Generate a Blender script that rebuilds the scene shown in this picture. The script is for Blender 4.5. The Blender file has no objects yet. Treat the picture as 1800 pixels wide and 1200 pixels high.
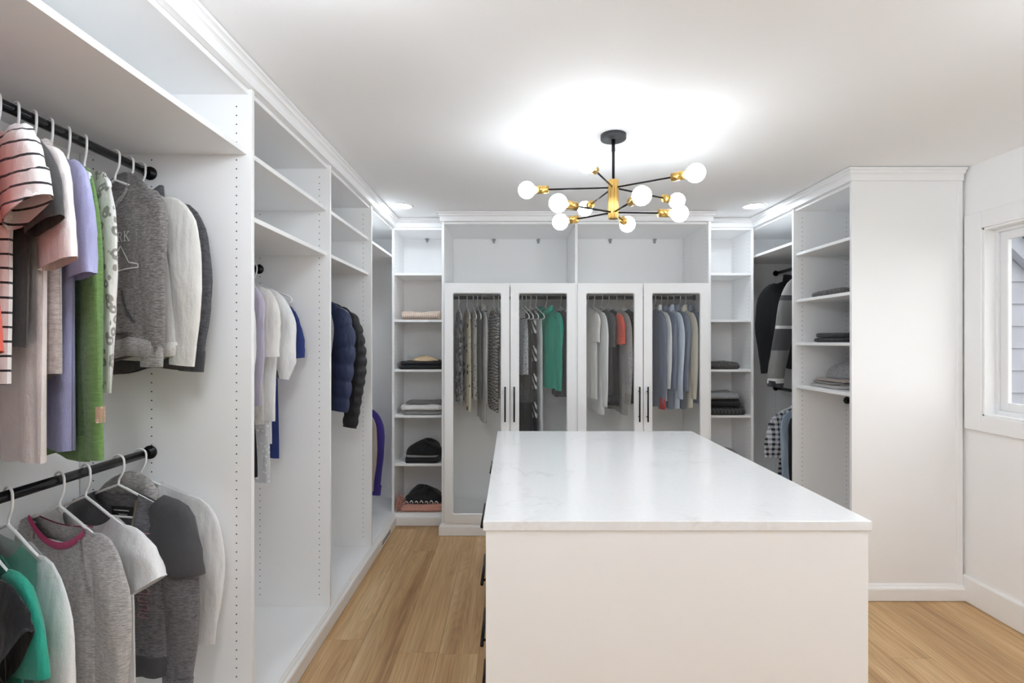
import bpy, bmesh, math, random
from mathutils import Vector, Matrix
from math import sin, cos, pi, radians, sqrt

S = bpy.context.scene
COL = S.collection
HC = 1.46            # eye height of the camera
CEIL = 2.438

# ------------------------------------------------------------------ camera
cd = bpy.data.cameras.new('camera'); cam = bpy.data.objects.new('camera', cd); COL.objects.link(cam)
cd.sensor_width = 36.0; cd.lens = 18.0; cd.clip_start = 0.02; cd.clip_end = 200
cam.location = (0, 0, HC); cam.rotation_euler = (pi / 2, 0, 0)
S.camera = cam

# ------------------------------------------------------------------ world, exposure
W = bpy.data.worlds.new('sky'); S.world = W; W.use_nodes = True
WB = W.node_tree.nodes['Background']
WB.inputs[0].default_value = (0.97, 0.985, 1.0, 1); WB.inputs[1].default_value = 0.49
S.view_settings.view_transform = 'Standard'; S.view_settings.look = 'None'
S.view_settings.gamma = 1.0; S.view_settings.use_curve_mapping = False
S.view_settings.exposure = 2.45
BULB_E = 3.4        # chandelier globes
SPOT_E = 17.0        # recessed downlights
FILL_E = 6.0        # fill globes added out of view to brighten the room
try:
    S.cycles.adaptive_threshold = .08; S.cycles.max_bounces = 10; S.cycles.diffuse_bounces = 8; S.cycles.glossy_bounces = 3; S.cycles.transparent_max_bounces = 8
    S.cycles.sample_clamp_indirect = 6.0; S.cycles.caustics_reflective = False; S.cycles.caustics_refractive = False
except Exception:
    pass

# ------------------------------------------------------------------ materials
def srgb(r, g, b):
    f = lambda c: (c / 12.92) if c <= 0.04045 else ((c + 0.055) / 1.055) ** 2.4
    return (f(r / 255), f(g / 255), f(b / 255), 1)

class NT:
    def __init__(s, name):
        s.m = bpy.data.materials.new(name); s.m.use_nodes = True
        s.t = s.m.node_tree; s.b = s.t.nodes['Principled BSDF']
    def n(s, typ, **kw):
        nd = s.t.nodes.new(typ)
        for k, v in kw.items():
            if k.startswith('i_'):
                k = k[2:]
                nd.inputs[int(k) if k.isdigit() else k.replace('_', ' ')].default_value = v
            else: setattr(nd, k, v)
        return nd
    def l(s, a, b): s.t.links.new(a, b)
    def coord(s, scale=(1, 1, 1), kind='Object', rot=(0, 0, 0)):
        c = s.n('ShaderNodeTexCoord'); m = s.n('ShaderNodeMapping')
        m.inputs['Scale'].default_value = scale; m.inputs['Rotation'].default_value = rot
        s.l(c.outputs[kind], m.inputs[0]); return m.outputs[0]
    def noise(s, vec, scale, detail=3, rough=.5, dist=0):
        nd = s.n('ShaderNodeTexNoise', i_Scale=scale, i_Detail=detail, i_Roughness=rough, i_Distortion=dist)
        if vec is not None: s.l(vec, nd.inputs['Vector'])
        return nd.outputs['Fac']
    def ramp(s, fac, stops, interp='LINEAR'):
        r = s.n('ShaderNodeValToRGB'); e = r.color_ramp; e.interpolation = interp
        while len(e.elements) < len(stops): e.elements.new(.5)
        for el, (p, c) in zip(e.elements, stops): el.position = p; el.color = c
        s.l(fac, r.inputs[0]); return r.outputs[0]
    def mix(s, fac, a, b, blend='MIX'):
        m = s.n('ShaderNodeMix', data_type='RGBA', blend_type=blend)
        for val, inp in ((fac, m.inputs[0]), (a, m.inputs[6]), (b, m.inputs[7])):
            if hasattr(val, 'is_linked') or hasattr(val, 'links'): s.l(val, inp)
            else: inp.default_value = val
        return m.outputs[2]
    def math(s, op, a, b=None, c=None):
        m = s.n('ShaderNodeMath', operation=op)
        for i, v in enumerate((a, b, c)):
            if v is None: continue
            if hasattr(v, 'links'): s.l(v, m.inputs[i])
            else: m.inputs[i].default_value = v
        return m.outputs[0]
    def bump(s, h, strength=.3, dist=.002):
        b = s.n('ShaderNodeBump', i_Strength=strength, i_Distance=dist)
        s.l(h, b.inputs['Height']); s.l(b.outputs[0], s.b.inputs['Normal'])
    def col(s, c):
        i = s.b.inputs['Base Color']
        if hasattr(c, 'links'): s.l(c, i)
        else: i.default_value = c
    def set(s, **kw):
        for k, v in kw.items(): s.b.inputs[k.replace('_', ' ')].default_value = v
        return s

M = {}
def simple(name, c, rough=.5, metal=0.0, bump=None, var=0.0, **kw):
    t = NT(name); t.set(Roughness=rough, Metallic=metal, **kw)
    if var:
        nz = t.noise(t.coord(), 6, 1)
        a = tuple(x * (1 - var) for x in c[:3]) + (1,); b = tuple(min(1, x * (1 + var)) for x in c[:3]) + (1,)
        t.col(t.ramp(nz, [(.3, a), (.7, b)]))
    else: t.col(c)
    if bump: t.bump(t.noise(t.coord(), bump[0], 3), bump[1], bump[2])
    M[name] = t.m; return t.m

simple('melamine', (.90, .90, .898, 1), .42)
simple('wall_paint', (.92, .92, .92, 1), .85)
simple('ceiling_paint', (.93, .93, .93, 1), .95)
simple('trim_paint', (.90, .90, .90, 1), .4)
simple('black_metal', (.012, .012, .013, 1), .32, .6, var=.1)
simple('black_rod', (.010, .010, .011, 1), .2, .3, var=.1)
simple('hole_dark', (.03, .03, .03, 1), .9, var=.2)
simple('grey_plastic', (.35, .35, .36, 1), .4, var=.05)
simple('hanger_white', (.86, .86, .85, 1), .35)
simple('hanger_clear', (.55, .57, .58, 1), .25, var=.05)
simple('brass', (.72, .46, .14, 1), .28, 1.0, var=.04)
simple('canopy_grey', (.055, .055, .058, 1), .45, .5, var=.1)
simple('vinyl_white', (.85, .85, .86, 1), .35)
simple('siding_grey', srgb(152, 152, 160), .7, bump=(120, .15, .002), var=.06)
simple('siding_trim', srgb(150, 151, 160), .6, var=.05)
simple('shingle', srgb(62, 62, 70), .9, bump=(70, .6, .01), var=.3)
simple('ground_out', (.15, .17, .12, 1), .95, var=.3)
simple('zip_metal', (.42, .38, .30, 1), .35, .9, var=.2)
simple('rubber_black', (.02, .02, .02, 1), .7, var=.2)

def emis(name, c, e):
    t = NT(name); t.col((.9, .9, .9, 1)); t.set(Roughness=.4)
    t.b.inputs['Emission Color'].default_value = c; t.b.inputs['Emission Strength'].default_value = e


    M[name] = t.m; return t.m
emis('bulb', (.87, .94, 1.0, 1), BULB_E)
emis('downlight', (.83, .915, 1.0, 1), SPOT_E)
emis('fill_globe', (.83, .915, 1.0, 1), FILL_E)

def quartz():
    t = NT('quartz'); v = t.coord()
    n1 = t.noise(v, 2.3, 6, .62, 1.4)
    vein = t.ramp(n1, [(.47, (0, 0, 0, 1)), (.495, (1, 1, 1, 1)), (.505, (1, 1, 1, 1)), (.53, (0, 0, 0, 1))])
    msk = t.ramp(t.noise(v, 3.1, 3), [(.52, (0, 0, 0, 1)), (.68, (1, 1, 1, 1))])
    k = t.mix(1.0, vein, msk, 'MULTIPLY')
    base = t.ramp(t.noise(v, 60, 3), [(.3, (.83, .83, .83, 1)), (.7, (.86, .86, .86, 1))])
    t.col(t.mix(t.math('MULTIPLY', k, .30), base, (.50, .48, .45, 1)))
    t.set(Roughness=.16, Specular_IOR_Level=.35); M['quartz'] = t.m
quartz()

def wood():
    t = NT('oak_plank')
    oi = t.n('ShaderNodeObjectInfo'); tc = t.n('ShaderNodeTexCoord')
    off = t.n('ShaderNodeVectorMath', operation='SCALE'); cmb = t.n('ShaderNodeCombineXYZ')
    t.l(oi.outputs['Random'], cmb.inputs[0]); t.l(oi.outputs['Random'], cmb.inputs[1]); t.l(oi.outputs['Random'], cmb.inputs[2])
    t.l(cmb.outputs[0], off.inputs[0]); off.inputs['Scale'].default_value = 37.0
    add = t.n('ShaderNodeVectorMath', operation='ADD'); t.l(tc.outputs['Object'], add.inputs[0]); t.l(off.outputs[0], add.inputs[1])
    def mp(sc):
        m = t.n('ShaderNodeMapping'); m.inputs['Scale'].default_value = sc; t.l(add.outputs[0], m.inputs[0]); return m.outputs[0]
    # contour-like rings of a low frequency field = cathedral grain
    low = t.noise(mp((6.5, .55, 1)), 1.0, 2, .5, .35)
    rings = t.math('FRACT', t.math('MULTIPLY', low, 20.0))
    ringc = t.ramp(rings, [(0, (.55, .55, .55, 1)), (.5, (.86, .86, .86, 1)), (.86, (1, 1, 1, 1)), (1, (.55, .55, .55, 1))])
    fine = t.ramp(t.noise(mp((120, 2.4, 1)), 1.0, 5, .65), [(.30, (.50, .46, .42, 1)), (.58, (1, 1, 1, 1))])
    broad = t.noise(mp((11, .7, 1)), 1.0, 4, .6, .3)
    base = t.ramp(broad, [(.22, srgb(158, 116, 76)), (.42, srgb(204, 164, 116)), (.62, srgb(220, 184, 136)), (.85, srgb(234, 206, 164))])
    c = t.mix(.30, base, ringc, 'MULTIPLY'); c = t.mix(.50, c, fine, 'MULTIPLY')
    vo = t.n('ShaderNodeTexVoronoi', i_Scale=1.0); t.l(mp((5.0, 1.3, 1)), vo.inputs['Vector'])
    knot = t.ramp(vo.outputs['Distance'], [(.03, (1, 1, 1, 1)), (.16, (0, 0, 0, 1))])
    c = t.mix(t.math('MULTIPLY', knot, .55), c, srgb(84, 56, 34))
    tint = t.ramp(oi.outputs['Random'], [(0, (.90, .89, .87, 1)), (.5, (1, 1, 1, 1)), (1, (1.0, .97, .92, 1))])
    t.col(t.mix(1.0, c, tint, 'MULTIPLY'))
    t.set(Roughness=.42); t.bump(t.noise(mp((120, 4, 1)), 1.0, 3), .15, .0008); M['oak_plank'] = t.m
wood()

def glass():
    t = NT('pane_glass'); t.t.nodes.remove(t.b)
    out = t.t.nodes['Material Output']
    lw = t.n('ShaderNodeLayerWeight', i_Blend=.5)
    fz = t.math('MULTIPLY_ADD', t.math('POWER', lw.outputs['Facing'], 5.0), .6, .022); gl = t.n('ShaderNodeBsdfGlossy', i_Roughness=.0)
    gl.inputs['Color'].default_value = (1, 1, 1, 1)
    tr = t.n('ShaderNodeBsdfTransparent'); tr.inputs[0].default_value = (.975, .98, .978, 1)
    mx = t.n('ShaderNodeMixShader'); t.l(fz, mx.inputs[0]); t.l(tr.outputs[0], mx.inputs[1]); t.l(gl.outputs[0], mx.inputs[2])
    t.l(mx.outputs[0], out.inputs[0]); M['pane_glass'] = t.m
glass()

def fabric(name, kind='plain', c1=(200, 200, 200), c2=(90, 90, 90), c3=(40, 40, 40), sc=1.0, rough=.9, rot=(0, 0, 0), sheer=0):
    if name in M: return M[name]
    t = NT(name); t.set(Roughness=rough)
    try: t.b.inputs['Sheen Weight'].default_value = .15
    except Exception: pass
    A, B, Cc = srgb(*c1), srgb(*c2), srgb(*c3); v = t.coord(rot=rot)
    def mp(s_): return t.coord(scale=s_, rot=rot)
    if kind == 'plain':
        d = tuple(x * .90 for x in A[:3]) + (1,); c = t.ramp(t.noise(v, 9, 4), [(.3, d), (.7, A)])
    elif kind == 'heather':
        c = t.ramp(t.noise(mp((60 * sc, 60 * sc, 320 * sc)), 1, 4, .7), [(.36, B), (.62, A)])
    elif kind == 'stripe':     # thin dark lines across
        sx = t.n('ShaderNodeSeparateXYZ'); t.l(v, sx.inputs[0])
        w = t.math('ADD', sx.outputs[2], t.math('MULTIPLY', t.noise(v, 7, 2), .012))
        f = t.math('FRACT', t.math('MULTIPLY', w, 30 * sc)); c = t.ramp(f, [(0, B), (.16, A)], 'CONSTANT')
    elif kind == 'bands':      # broad blocks down the length
        sx = t.n('ShaderNodeSeparateXYZ'); t.l(v, sx.inputs[0])
        f = t.math('MULTIPLY', sx.outputs[2], -1.0); w_ = srgb(214, 214, 214)
        c = t.ramp(f, [(0, srgb(168, 165, 163)), (.245, B), (.285, A), (.470, w_), (.495, B), (.655, A), (.860, w_), (.895, B)], 'CONSTANT')
    elif kind == 'leopard':
        vd = t.n('ShaderNodeTexVoronoi', i_Scale=34 * sc, i_Randomness=.85); nm = t.n('ShaderNodeVectorMath', operation='ADD')
        nt = t.n('ShaderNodeTexNoise', i_Scale=30.0, i_Detail=1.0); t.l(v, nt.inputs[0])
        s2 = t.n('ShaderNodeVectorMath', operation='SCALE'); t.l(nt.outputs['Color'], s2.inputs[0]); s2.inputs['Scale'].default_value = .012
        t.l(v, nm.inputs[0]); t.l(s2.outputs[0], nm.inputs[1]); t.l(nm.outputs[0], vd.inputs['Vector'])
        c = t.ramp(vd.outputs['Distance'], [(0, A), (.16, A), (.22, B), (.40, B), (.46, A)])
    elif kind == 'blotch':
        vd = t.n('ShaderNodeTexVoronoi', i_Scale=16 * sc); t.l(v, vd.inputs['Vector'])
        k = t.ramp(t.noise(v, 22 * sc, 4, .6, 1.0), [(.44, A), (.50, B)]); k2 = t.ramp(vd.outputs['Distance'], [(.28, (1, 1, 1, 1)), (.36, (0, 0, 0, 1))])
        c = t.mix(k2, k, Cc)
    elif kind == 'zebra':
        w = t.n('ShaderNodeTexWave', i_Scale=14 * sc, i_Distortion=7.0, i_Detail=1.0, i_Detail_Scale=1.4, bands_direction='Z'); t.l(v, w.inputs[0])
        c = t.ramp(w.outputs['Fac'], [(.42, A), (.55, B)])
    elif kind == 'diagonal':
        w = t.n('ShaderNodeTexWave', i_Scale=9 * sc, i_Distortion=.6, bands_direction='DIAGONAL'); t.l(v, w.inputs[0])
        big = t.n('ShaderNodeTexWave', i_Scale=1.4 * sc, i_Distortion=1.5, bands_direction='Z'); t.l(v, big.inputs[0])
        c1_ = t.ramp(w.outputs['Fac'], [(.45, A), (.55, B)]); c = t.mix(t.ramp(big.outputs['Fac'], [(.55, (0, 0, 0, 1)), (.6, (1, 1, 1, 1))]), c1_, B)
    elif kind == 'plaid':
        sx = t.n('ShaderNodeSeparateXYZ'); t.l(v, sx.inputs[0])
        fz = t.math('LESS_THAN', t.math('FRACT', t.math('MULTIPLY', sx.outputs[2], 26 * sc)), .45)
        fx = t.math('LESS_THAN', t.math('FRACT', t.math('MULTIPLY', t.math('ADD', sx.outputs[0], sx.outputs[1]), 26 * sc)), .45)
        c = t.mix(t.math('MULTIPLY', t.math('ADD', fx, fz), .5), A, B)
    elif kind == 'speckle':
        vd = t.n('ShaderNodeTexVoronoi', i_Scale=70 * sc); t.l(v, vd.inputs['Vector'])
        c = t.ramp(t.math('ADD', vd.outputs['Distance'], t.math('MULTIPLY', t.noise(v, 40, 3), .5)), [(.45, A), (.62, B)])
    elif kind == 'knit':
        sx = t.n('ShaderNodeSeparateXYZ'); t.l(v, sx.inputs[0])
        f = t.math('SINE', t.math('MULTIPLY', t.math('ADD', sx.outputs[0], t.math('MULTIPLY', t.noise(v, 20, 2), .01)), 420 * sc))
        c = t.ramp(t.math('MULTIPLY_ADD', f, .5, .5), [(.1, B), (.7, A)])
    t.col(c)
    if sheer: t.b.inputs['Alpha'].default_value = 1 - sheer
    h = t.math('ADD', t.math('ADD', t.noise(mp((1, 1, .5)), 24, 3, .6), t.math('MULTIPLY', t.noise(mp((1, 1, .16)), 34, 1), .8)), t.math('MULTIPLY', t.noise(v, 420, 0), .10))
    t.bump(h, .6, .009)
    M[name] = t.m; return t.m

# ------------------------------------------------------------------ mesh helpers
ORG = {}
def tag(o, label=None, cat=None, group=None, kind=None):
    if label: o['label'] = label
    if cat: o['category'] = cat
    if group: o['group'] = group
    if kind: o['kind'] = kind
    return o
def empty(name, loc=(0, 0, 0), rz=0, label=None, cat=None, group=None):
    o = bpy.data.objects.new(name, None); COL.objects.link(o)
    o.location = loc; o.rotation_euler = (0, 0, rz); o.empty_display_size = .05
    ORG[o] = Vector(loc); return tag(o, label, cat, group)

class MB:
    def __init__(s): s.v = []; s.f = []; s.sm = []
    def add(s, vs, fs, smooth=False):
        k = len(s.v); s.v += [tuple(p) for p in vs]
        s.f += [tuple(i + k for i in f) for f in fs]; s.sm += [smooth] * len(fs); return s
    def box(s, x0, x1, y0, y1, z0, z1, b=.0012):
        x0, x1 = min(x0, x1), max(x0, x1); y0, y1 = min(y0, y1), max(y0, y1); z0, z1 = min(z0, z1), max(z0, z1)
        b = min(b, (x1 - x0) * .3, (y1 - y0) * .3, (z1 - z0) * .3)
        if b <= 0:
            vs = [(x, y, z) for z in (z0, z1) for y in (y0, y1) for x in (x0, x1)]
            return s.add(vs, [(0, 2, 3, 1), (4, 5, 7, 6), (0, 1, 5, 4), (2, 6, 7, 3), (0, 4, 6, 2), (1, 3, 7, 5)])
        bm = bmesh.new(); bmesh.ops.create_cube(bm, size=1)
        for v in bm.verts:
            v.co = Vector(((x0 + x1) / 2 + v.co.x * (x1 - x0), (y0 + y1) / 2 + v.co.y * (y1 - y0), (z0 + z1) / 2 + v.co.z * (z1 - z0)))
        bmesh.ops.bevel(bm, geom=bm.edges[:], offset=b, segments=1, affect='EDGES')
        bm.verts.index_update()
        s.add([v.co[:] for v in bm.verts], [[v.index for v in f.verts] for f in bm.faces]); bm.free(); return s
    def loft(s, rings, cap0=False, cap1=False, closed=True, smooth=True):
        n = len(rings[0]); vs = [p for r in rings for p in r]; fs = []
        for j in range(len(rings) - 1):
            for i in range(n if closed else n - 1):
                i2 = (i + 1) % n; fs.append((j * n + i, j * n + i2, (j + 1) * n + i2, (j + 1) * n + i))
        if cap0: fs.append(tuple(range(n - 1, -1, -1)))
        if cap1: fs.append(tuple((len(rings) - 1) * n + i for i in range(n)))
        return s.add(vs, fs, smooth)
    def tube(s, pts, r, n=8, closed=False, cap=True):
        P = [Vector(p) for p in pts]; m = len(P); rings = []
        rs = r if isinstance(r, (list, tuple)) else [r] * m
        up = None
        for i, p in enumerate(P):
            if closed: t = P[(i + 1) % m] - P[i - 1]
            else: t = P[min(i + 1, m - 1)] - P[max(i - 1, 0)]
            t.normalize()
            if up is None:
                up = Vector((0, 0, 1)) if abs(t.z) < .9 else Vector((1, 0, 0))
            a = up - t * up.dot(t)
            if a.length < 1e-4: a = t.orthogonal()
            a.normalize(); b = t.cross(a); up = a
            rings.append([p + a * (rs[i] * cos(2 * pi * k / n)) + b * (rs[i] * sin(2 * pi * k / n)) for k in range(n)])
        if closed: rings.append(rings[0])
        return s.loft(rings, cap and not closed, cap and not closed)
    def cyl(s, p0, p1, r, n=20, r1=None):
        return s.tube([p0, p1], [r, r if r1 is None else r1], n)
    def lathe(s, prof, c=(0, 0, 0), axis='Z', n=24):
        rings = []
        for r, h in prof:
            ring = []
            for k in range(n):
                a = 2 * pi * k / n; u, w = r * cos(a), r * sin(a)
                ring.append({'Z': (c[0] + u, c[1] + w, c[2] + h), 'Y': (c[0] + u, c[1] + h, c[2] + w), 'X': (c[0] + h, c[1] + u, c[2] + w)}[axis])
            rings.append(ring)
        return s.loft(rings, True, True)
    def build(s, name, mat, parent=None, local=False, **kw):
        off = Vector((0, 0, 0))
        if parent is not None and not local: off = ORG[parent]
        me = bpy.data.meshes.new(name)
        me.from_pydata([(p[0] - off.x, p[1] - off.y, p[2] - off.z) for p in s.v], [], s.f)
        me.polygons.foreach_set('use_smooth', s.sm); me.update()
        o = bpy.data.objects.new(name, me); COL.objects.link(o)
        me.materials.append(M[mat] if isinstance(mat, str) else mat)
        if parent is not None: o.parent = parent; ORG[o] = ORG[parent]
        else: ORG[o] = Vector((0, 0, 0))
        return tag(o, **kw)

def bx(name, parent, x0, x1, y0, y1, z0, z1, mat='melamine', b=.0012, **kw):
    return MB().box(x0, x1, y0, y1, z0, z1, b).build(name, mat, parent, **kw)
def crom(pts, n):
    P = [Vector(p) for p in pts]; out = []
    m = len(P) - 1
    for q in range(n + 1):
        u = q / n * m; i = min(int(u), m - 1); t = u - i
        p0, p1, p2, p3 = P[max(i - 1, 0)], P[i], P[i + 1], P[min(i + 2, m)]
        out.append(.5 * ((2 * p1) + (p2 - p0) * t + (2 * p0 - 5 * p1 + 4 * p2 - p3) * t * t + (3 * p1 - p0 - 3 * p2 + p3) * t ** 3))
    return out
# ================================================================== the room
XL, XLB = -.935, -1.554        # front edge plane and back of the left wardrobes
XR, XRW = 1.921, 2.560         # front edge plane of the right wardrobes, right wall
YB, YT, YC = 4.44, 4.07, 3.86  # back of units, front of the narrow towers, front of the glazed cabinet
YN = -1.2                      # wall behind the camera
ST = dict(kind='structure')

floor = MB().box(-1.60, 2.70, YN - .1, 4.56, -.06, -.010, 0).build('floor', 'oak_plank', None, **ST)
random.seed(5)
pm = {}
def plank(x0, x1, y0, y1):
    key = (round(x1 - x0, 3), round(y1 - y0, 3))
    if key not in pm:
        me_o = MB().box(-(x1 - x0) / 2 + .0004, (x1 - x0) / 2 - .0004, -(y1 - y0) / 2 + .0004, (y1 - y0) / 2 - .0004, -.012, 0, .0007).build('plank', 'oak_plank', floor)
        pm[key] = me_o.data; o = me_o
    else:
        o = bpy.data.objects.new('plank', pm[key]); COL.objects.link(o); o.parent = floor
    o.location = ((x0 + x1) / 2, (y0 + y1) / 2, random.uniform(-.0004, 0))
known = {0: 2.51, 1: 3.57, 2: 2.406, 14: 2.36, 18: 2.43}
PL = 1.48
for k in range(-1, 19):
    x0 = -.915 + .19 * k; x1 = x0 + .19
    a = known.get(k, random.uniform(0, PL)); a -= math.ceil((a - YN) / PL) * PL
    if x1 > 2.60: x1 = 2.60
    while a < 4.40:
        y0, y1 = max(a, YN), min(a + PL, 4.46)
        if y1 - y0 > .02: plank(x0, x1, y0, y1)
        a += PL

MB().box(-1.60, 2.72, YN - .1, 4.56, CEIL, CEIL + .08, 0).build('ceiling', 'ceiling_paint', None, **ST)
MB().box(-1.70, -1.575, YN - .1, 4.56, -.06, CEIL + .08, 0).build('wall_left', 'wall_paint', None, **ST)
MB().box(-1.70, 2.72, 4.457, 4.56, -.06, CEIL + .08, 0).build('wall_back', 'wall_paint', None, **ST)
MB().box(-1.70, 2.72, YN - .1, YN, -.06, CEIL + .08, 0).build('wall_front', 'wall_paint', None, **ST)
WY0, WY1, WZ0, WZ1 = 0.45, 2.775, 1.057, 2.075   # window opening, lengthened out of view toward the camera to admit more daylight
w = MB()
w.box(XRW, XRW + .14, YN - .1, 4.56, -.06, WZ0, 0); w.box(XRW, XRW + .14, YN - .1, 4.56, WZ1, CEIL + .08, 0)
w.box(XRW, XRW + .14, YN - .1, WY0, WZ0, WZ1, 0); w.box(XRW, XRW + .14, WY1, 4.56, WZ0, WZ1, 0)
w.build('wall_right', 'wall_paint', None, **ST)

def sweep(path, prof, name, mat, cap=True):
    P = [Vector(p) for p in path]; rings = []
    for i, p in enumerate(P):
        nr = []
        for a, b in ((i - 1, i), (i, i + 1)):
            if 0 <= a and b < len(P):
                d = (P[b] - P[a]).normalized(); nr.append(Vector((d.y, -d.x)))
        if len(nr) == 2:
            m = nr[0] + nr[1]; m = m / m.dot(nr[0])
        else: m = nr[0]
        rings.append([(p.x + m.x * o, p.y + m.y * o, z) for o, z in prof])
    return MB().loft(rings, cap, cap, True, False).build(name, mat, None, **ST)
front_line = [(XL, .90), (XL, YT), (-.530, YT), (-.530, YC), (1.500, YC), (1.500, YT), (XR, YT), (XR, 2.895), (2.545, 2.895)]
sweep(front_line, [(-.012, 2.366), (.013, 2.366), (.013, 2.398), (.018, 2.404), (.026, 2.408), (.026, 2.417), (.031, 2.421), (.038, 2.423), (.038, 2.4345), (-.012, 2.4345)], 'trim_1', 'trim_paint')
sweep(front_line, [(0, .003), (.020, .003), (.020, .066), (.017, .074), (.010, .079), (.006, .088), (.001, .094), (0, .094)], 'baseboard_back', 'trim_paint')
sweep([(XRW, 2.895), (XRW, YN)], [(0, .003), (.015, .003), (.015, .135), (.012, .142), (.004, .146), (0, .146)], 'baseboard_right', 'trim_paint')
sweep([(XRW, YN), (-1.575, YN)], [(0, .003), (.015, .003), (.015, .135), (.012, .142), (.004, .146), (0, .146)], 'baseboard_front', 'trim_paint')
sweep([(-1.575, YN), (-1.575, .90)], [(0, .003), (.015, .003), (.015, .135), (.012, .142), (.004, .146), (0, .146)], 'baseboard_left', 'trim_paint')

# window with casing, jamb, sash, pane
win = empty('window_1', (XRW, (WY0 + WY1) / 2, WZ0)); win['kind'] = 'structure'
cx0, cx1 = XRW - .018, XRW
bx('casing', win, cx0, cx1, WY1, WY1 + .105, WZ0 - .085, WZ1 + .09, 'trim_paint', .003)
bx('casing', win, cx0, cx1, WY0 - .105, WY0, WZ0 - .085, WZ1 + .09, 'trim_paint', .003)
bx('casing', win, cx0, cx1, WY0, WY1, WZ1, WZ1 + .09, 'trim_paint', .003)
bx('casing', win, cx0, cx1, WY0, WY1, WZ0 - .085, WZ0, 'trim_paint', .003)
for (y0, y1, z0, z1) in ((WY1 - .012, WY1, WZ0, WZ1), (WY0, WY0 + .012, WZ0, WZ1), (WY0, WY1, WZ1 - .012, WZ1), (WY0, WY1, WZ0, WZ0 + .012)):
    bx('jamb', win, XRW - .010, XRW + .13, y0, y1, z0, z1, 'trim_paint', .002)
ym = (WY0 + WY1) / 2
fx0, fx1 = XRW + .045, XRW + .115
fr = MB()
fr.box(fx0, fx1, WY1 - .030, WY1 - .012, WZ0 + .012, WZ1 - .012); fr.box(fx0, fx1, WY0 + .012, WY0 + .030, WZ0 + .012, WZ1 - .012)
fr.box(fx0, fx1, WY0 + .030, WY1 - .030, WZ1 - .030, WZ1 - .012); fr.box(fx0, fx1, WY0 + .030, WY1 - .030, WZ0 + .012, WZ0 + .034)
fr.build('window_frame', 'vinyl_white', win)
for (a, b, xo) in ((ym - .02, WY1 - .030, .012), (WY0 + .030, ym + .02, .040)):
    sh = MB(); s0, s1 = fx0 + xo, fx0 + xo + .024; z0, z1 = WZ0 + .034, WZ1 - .030
    sh.box(s0, s1, b - .042, b, z0, z1, .003); sh.box(s0, s1, a, a + .042, z0, z1, .003)
    sh.box(s0, s1, a + .042, b - .042, z1 - .045, z1, .003); sh.box(s0, s1, a + .042, b - .042, z0, z0 + .045, .003)
    so = sh.build('sash', 'vinyl_white', win)
    bx('pane', so, s0 + .010, s0 + .014, a + .040, b - .040, z0 + .043, z1 - .043, 'pane_glass', 0)

# neighbouring house outside the window
house = empty('neighbouring_house', (5.2, 4.9, -3), label='grey lap-sided house with dark shingle roof seen through the window', cat='house')
HX0, HPK, HY = 3.55, 3.15, 4.62
rake = lambda x: 2.42 - .95 * (x - 4.40)
for k in range(28):
    z0 = -2.6 + k * .2; z1 = z0 + .2
    xe = 4.40 + (2.36 - z1) / .95
    if xe < HX0 + .2: break
    xe = min(xe, 8.5)
    MB().add([(HX0, HY - .020, z0), (xe + .2, HY - .020, z0), (xe, HY - .002, z1 + .01), (HX0, HY - .002, z1 + .01), (HX0, HY + .02, z0), (xe + .2, HY + .02, z0), (xe, HY + .02, z1 + .01), (HX0, HY + .02, z1 + .01)],
             [(0, 1, 2, 3), (0, 4, 5, 1), (1, 5, 6, 2), (3, 2, 6, 7), (0, 3, 7, 4)]).build('siding_board', 'siding_grey', house)
MB().add([(HX0, HY + .02, -3), (8.4, HY + .02, -3), (8.4, HY + .02, rake(8.4)), (HX0, HY + .02, rake(HX0)), (HX0, HY + 4, -3), (8.4, HY + 4, -3), (8.4, HY + 4, rake(8.4)), (HX0, HY + 4, rake(HX0))],
         [(0, 1, 2, 3), (5, 4, 7, 6), (0, 3, 7, 4), (1, 5, 6, 2)]).build('wall', 'siding_grey', house)
def slab(dz0, dz1, y0, y1, name, mat):
    a, b = HX0 - .2, 8.6
    MB().add([(a, y, rake(a) + z) for y in (y0, y1) for z in (dz0, dz1)] + [(b, y, rake(b) + z) for y in (y0, y1) for z in (dz0, dz1)],
             [(0, 1, 5, 4), (2, 6, 7, 3), (0, 4, 6, 2), (1, 3, 7, 5), (0, 2, 3, 1), (4, 5, 7, 6)]).build(name, mat, house)
slab(-.12, .06, HY - .10, HY - .02, 'rake_board', 'siding_trim')
slab(.06, .30, HY - .16, HY + 4.2, 'roof', 'shingle')
bx('corner_board', house, HX0 - .02, HX0 + .12, HY - .03, HY + .08, -3, 2.3, 'siding_trim')
MB().box(2.75, 30, -20, 30, -3.1, -3.0, 0).build('ground', 'ground_out', None, **ST)

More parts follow.
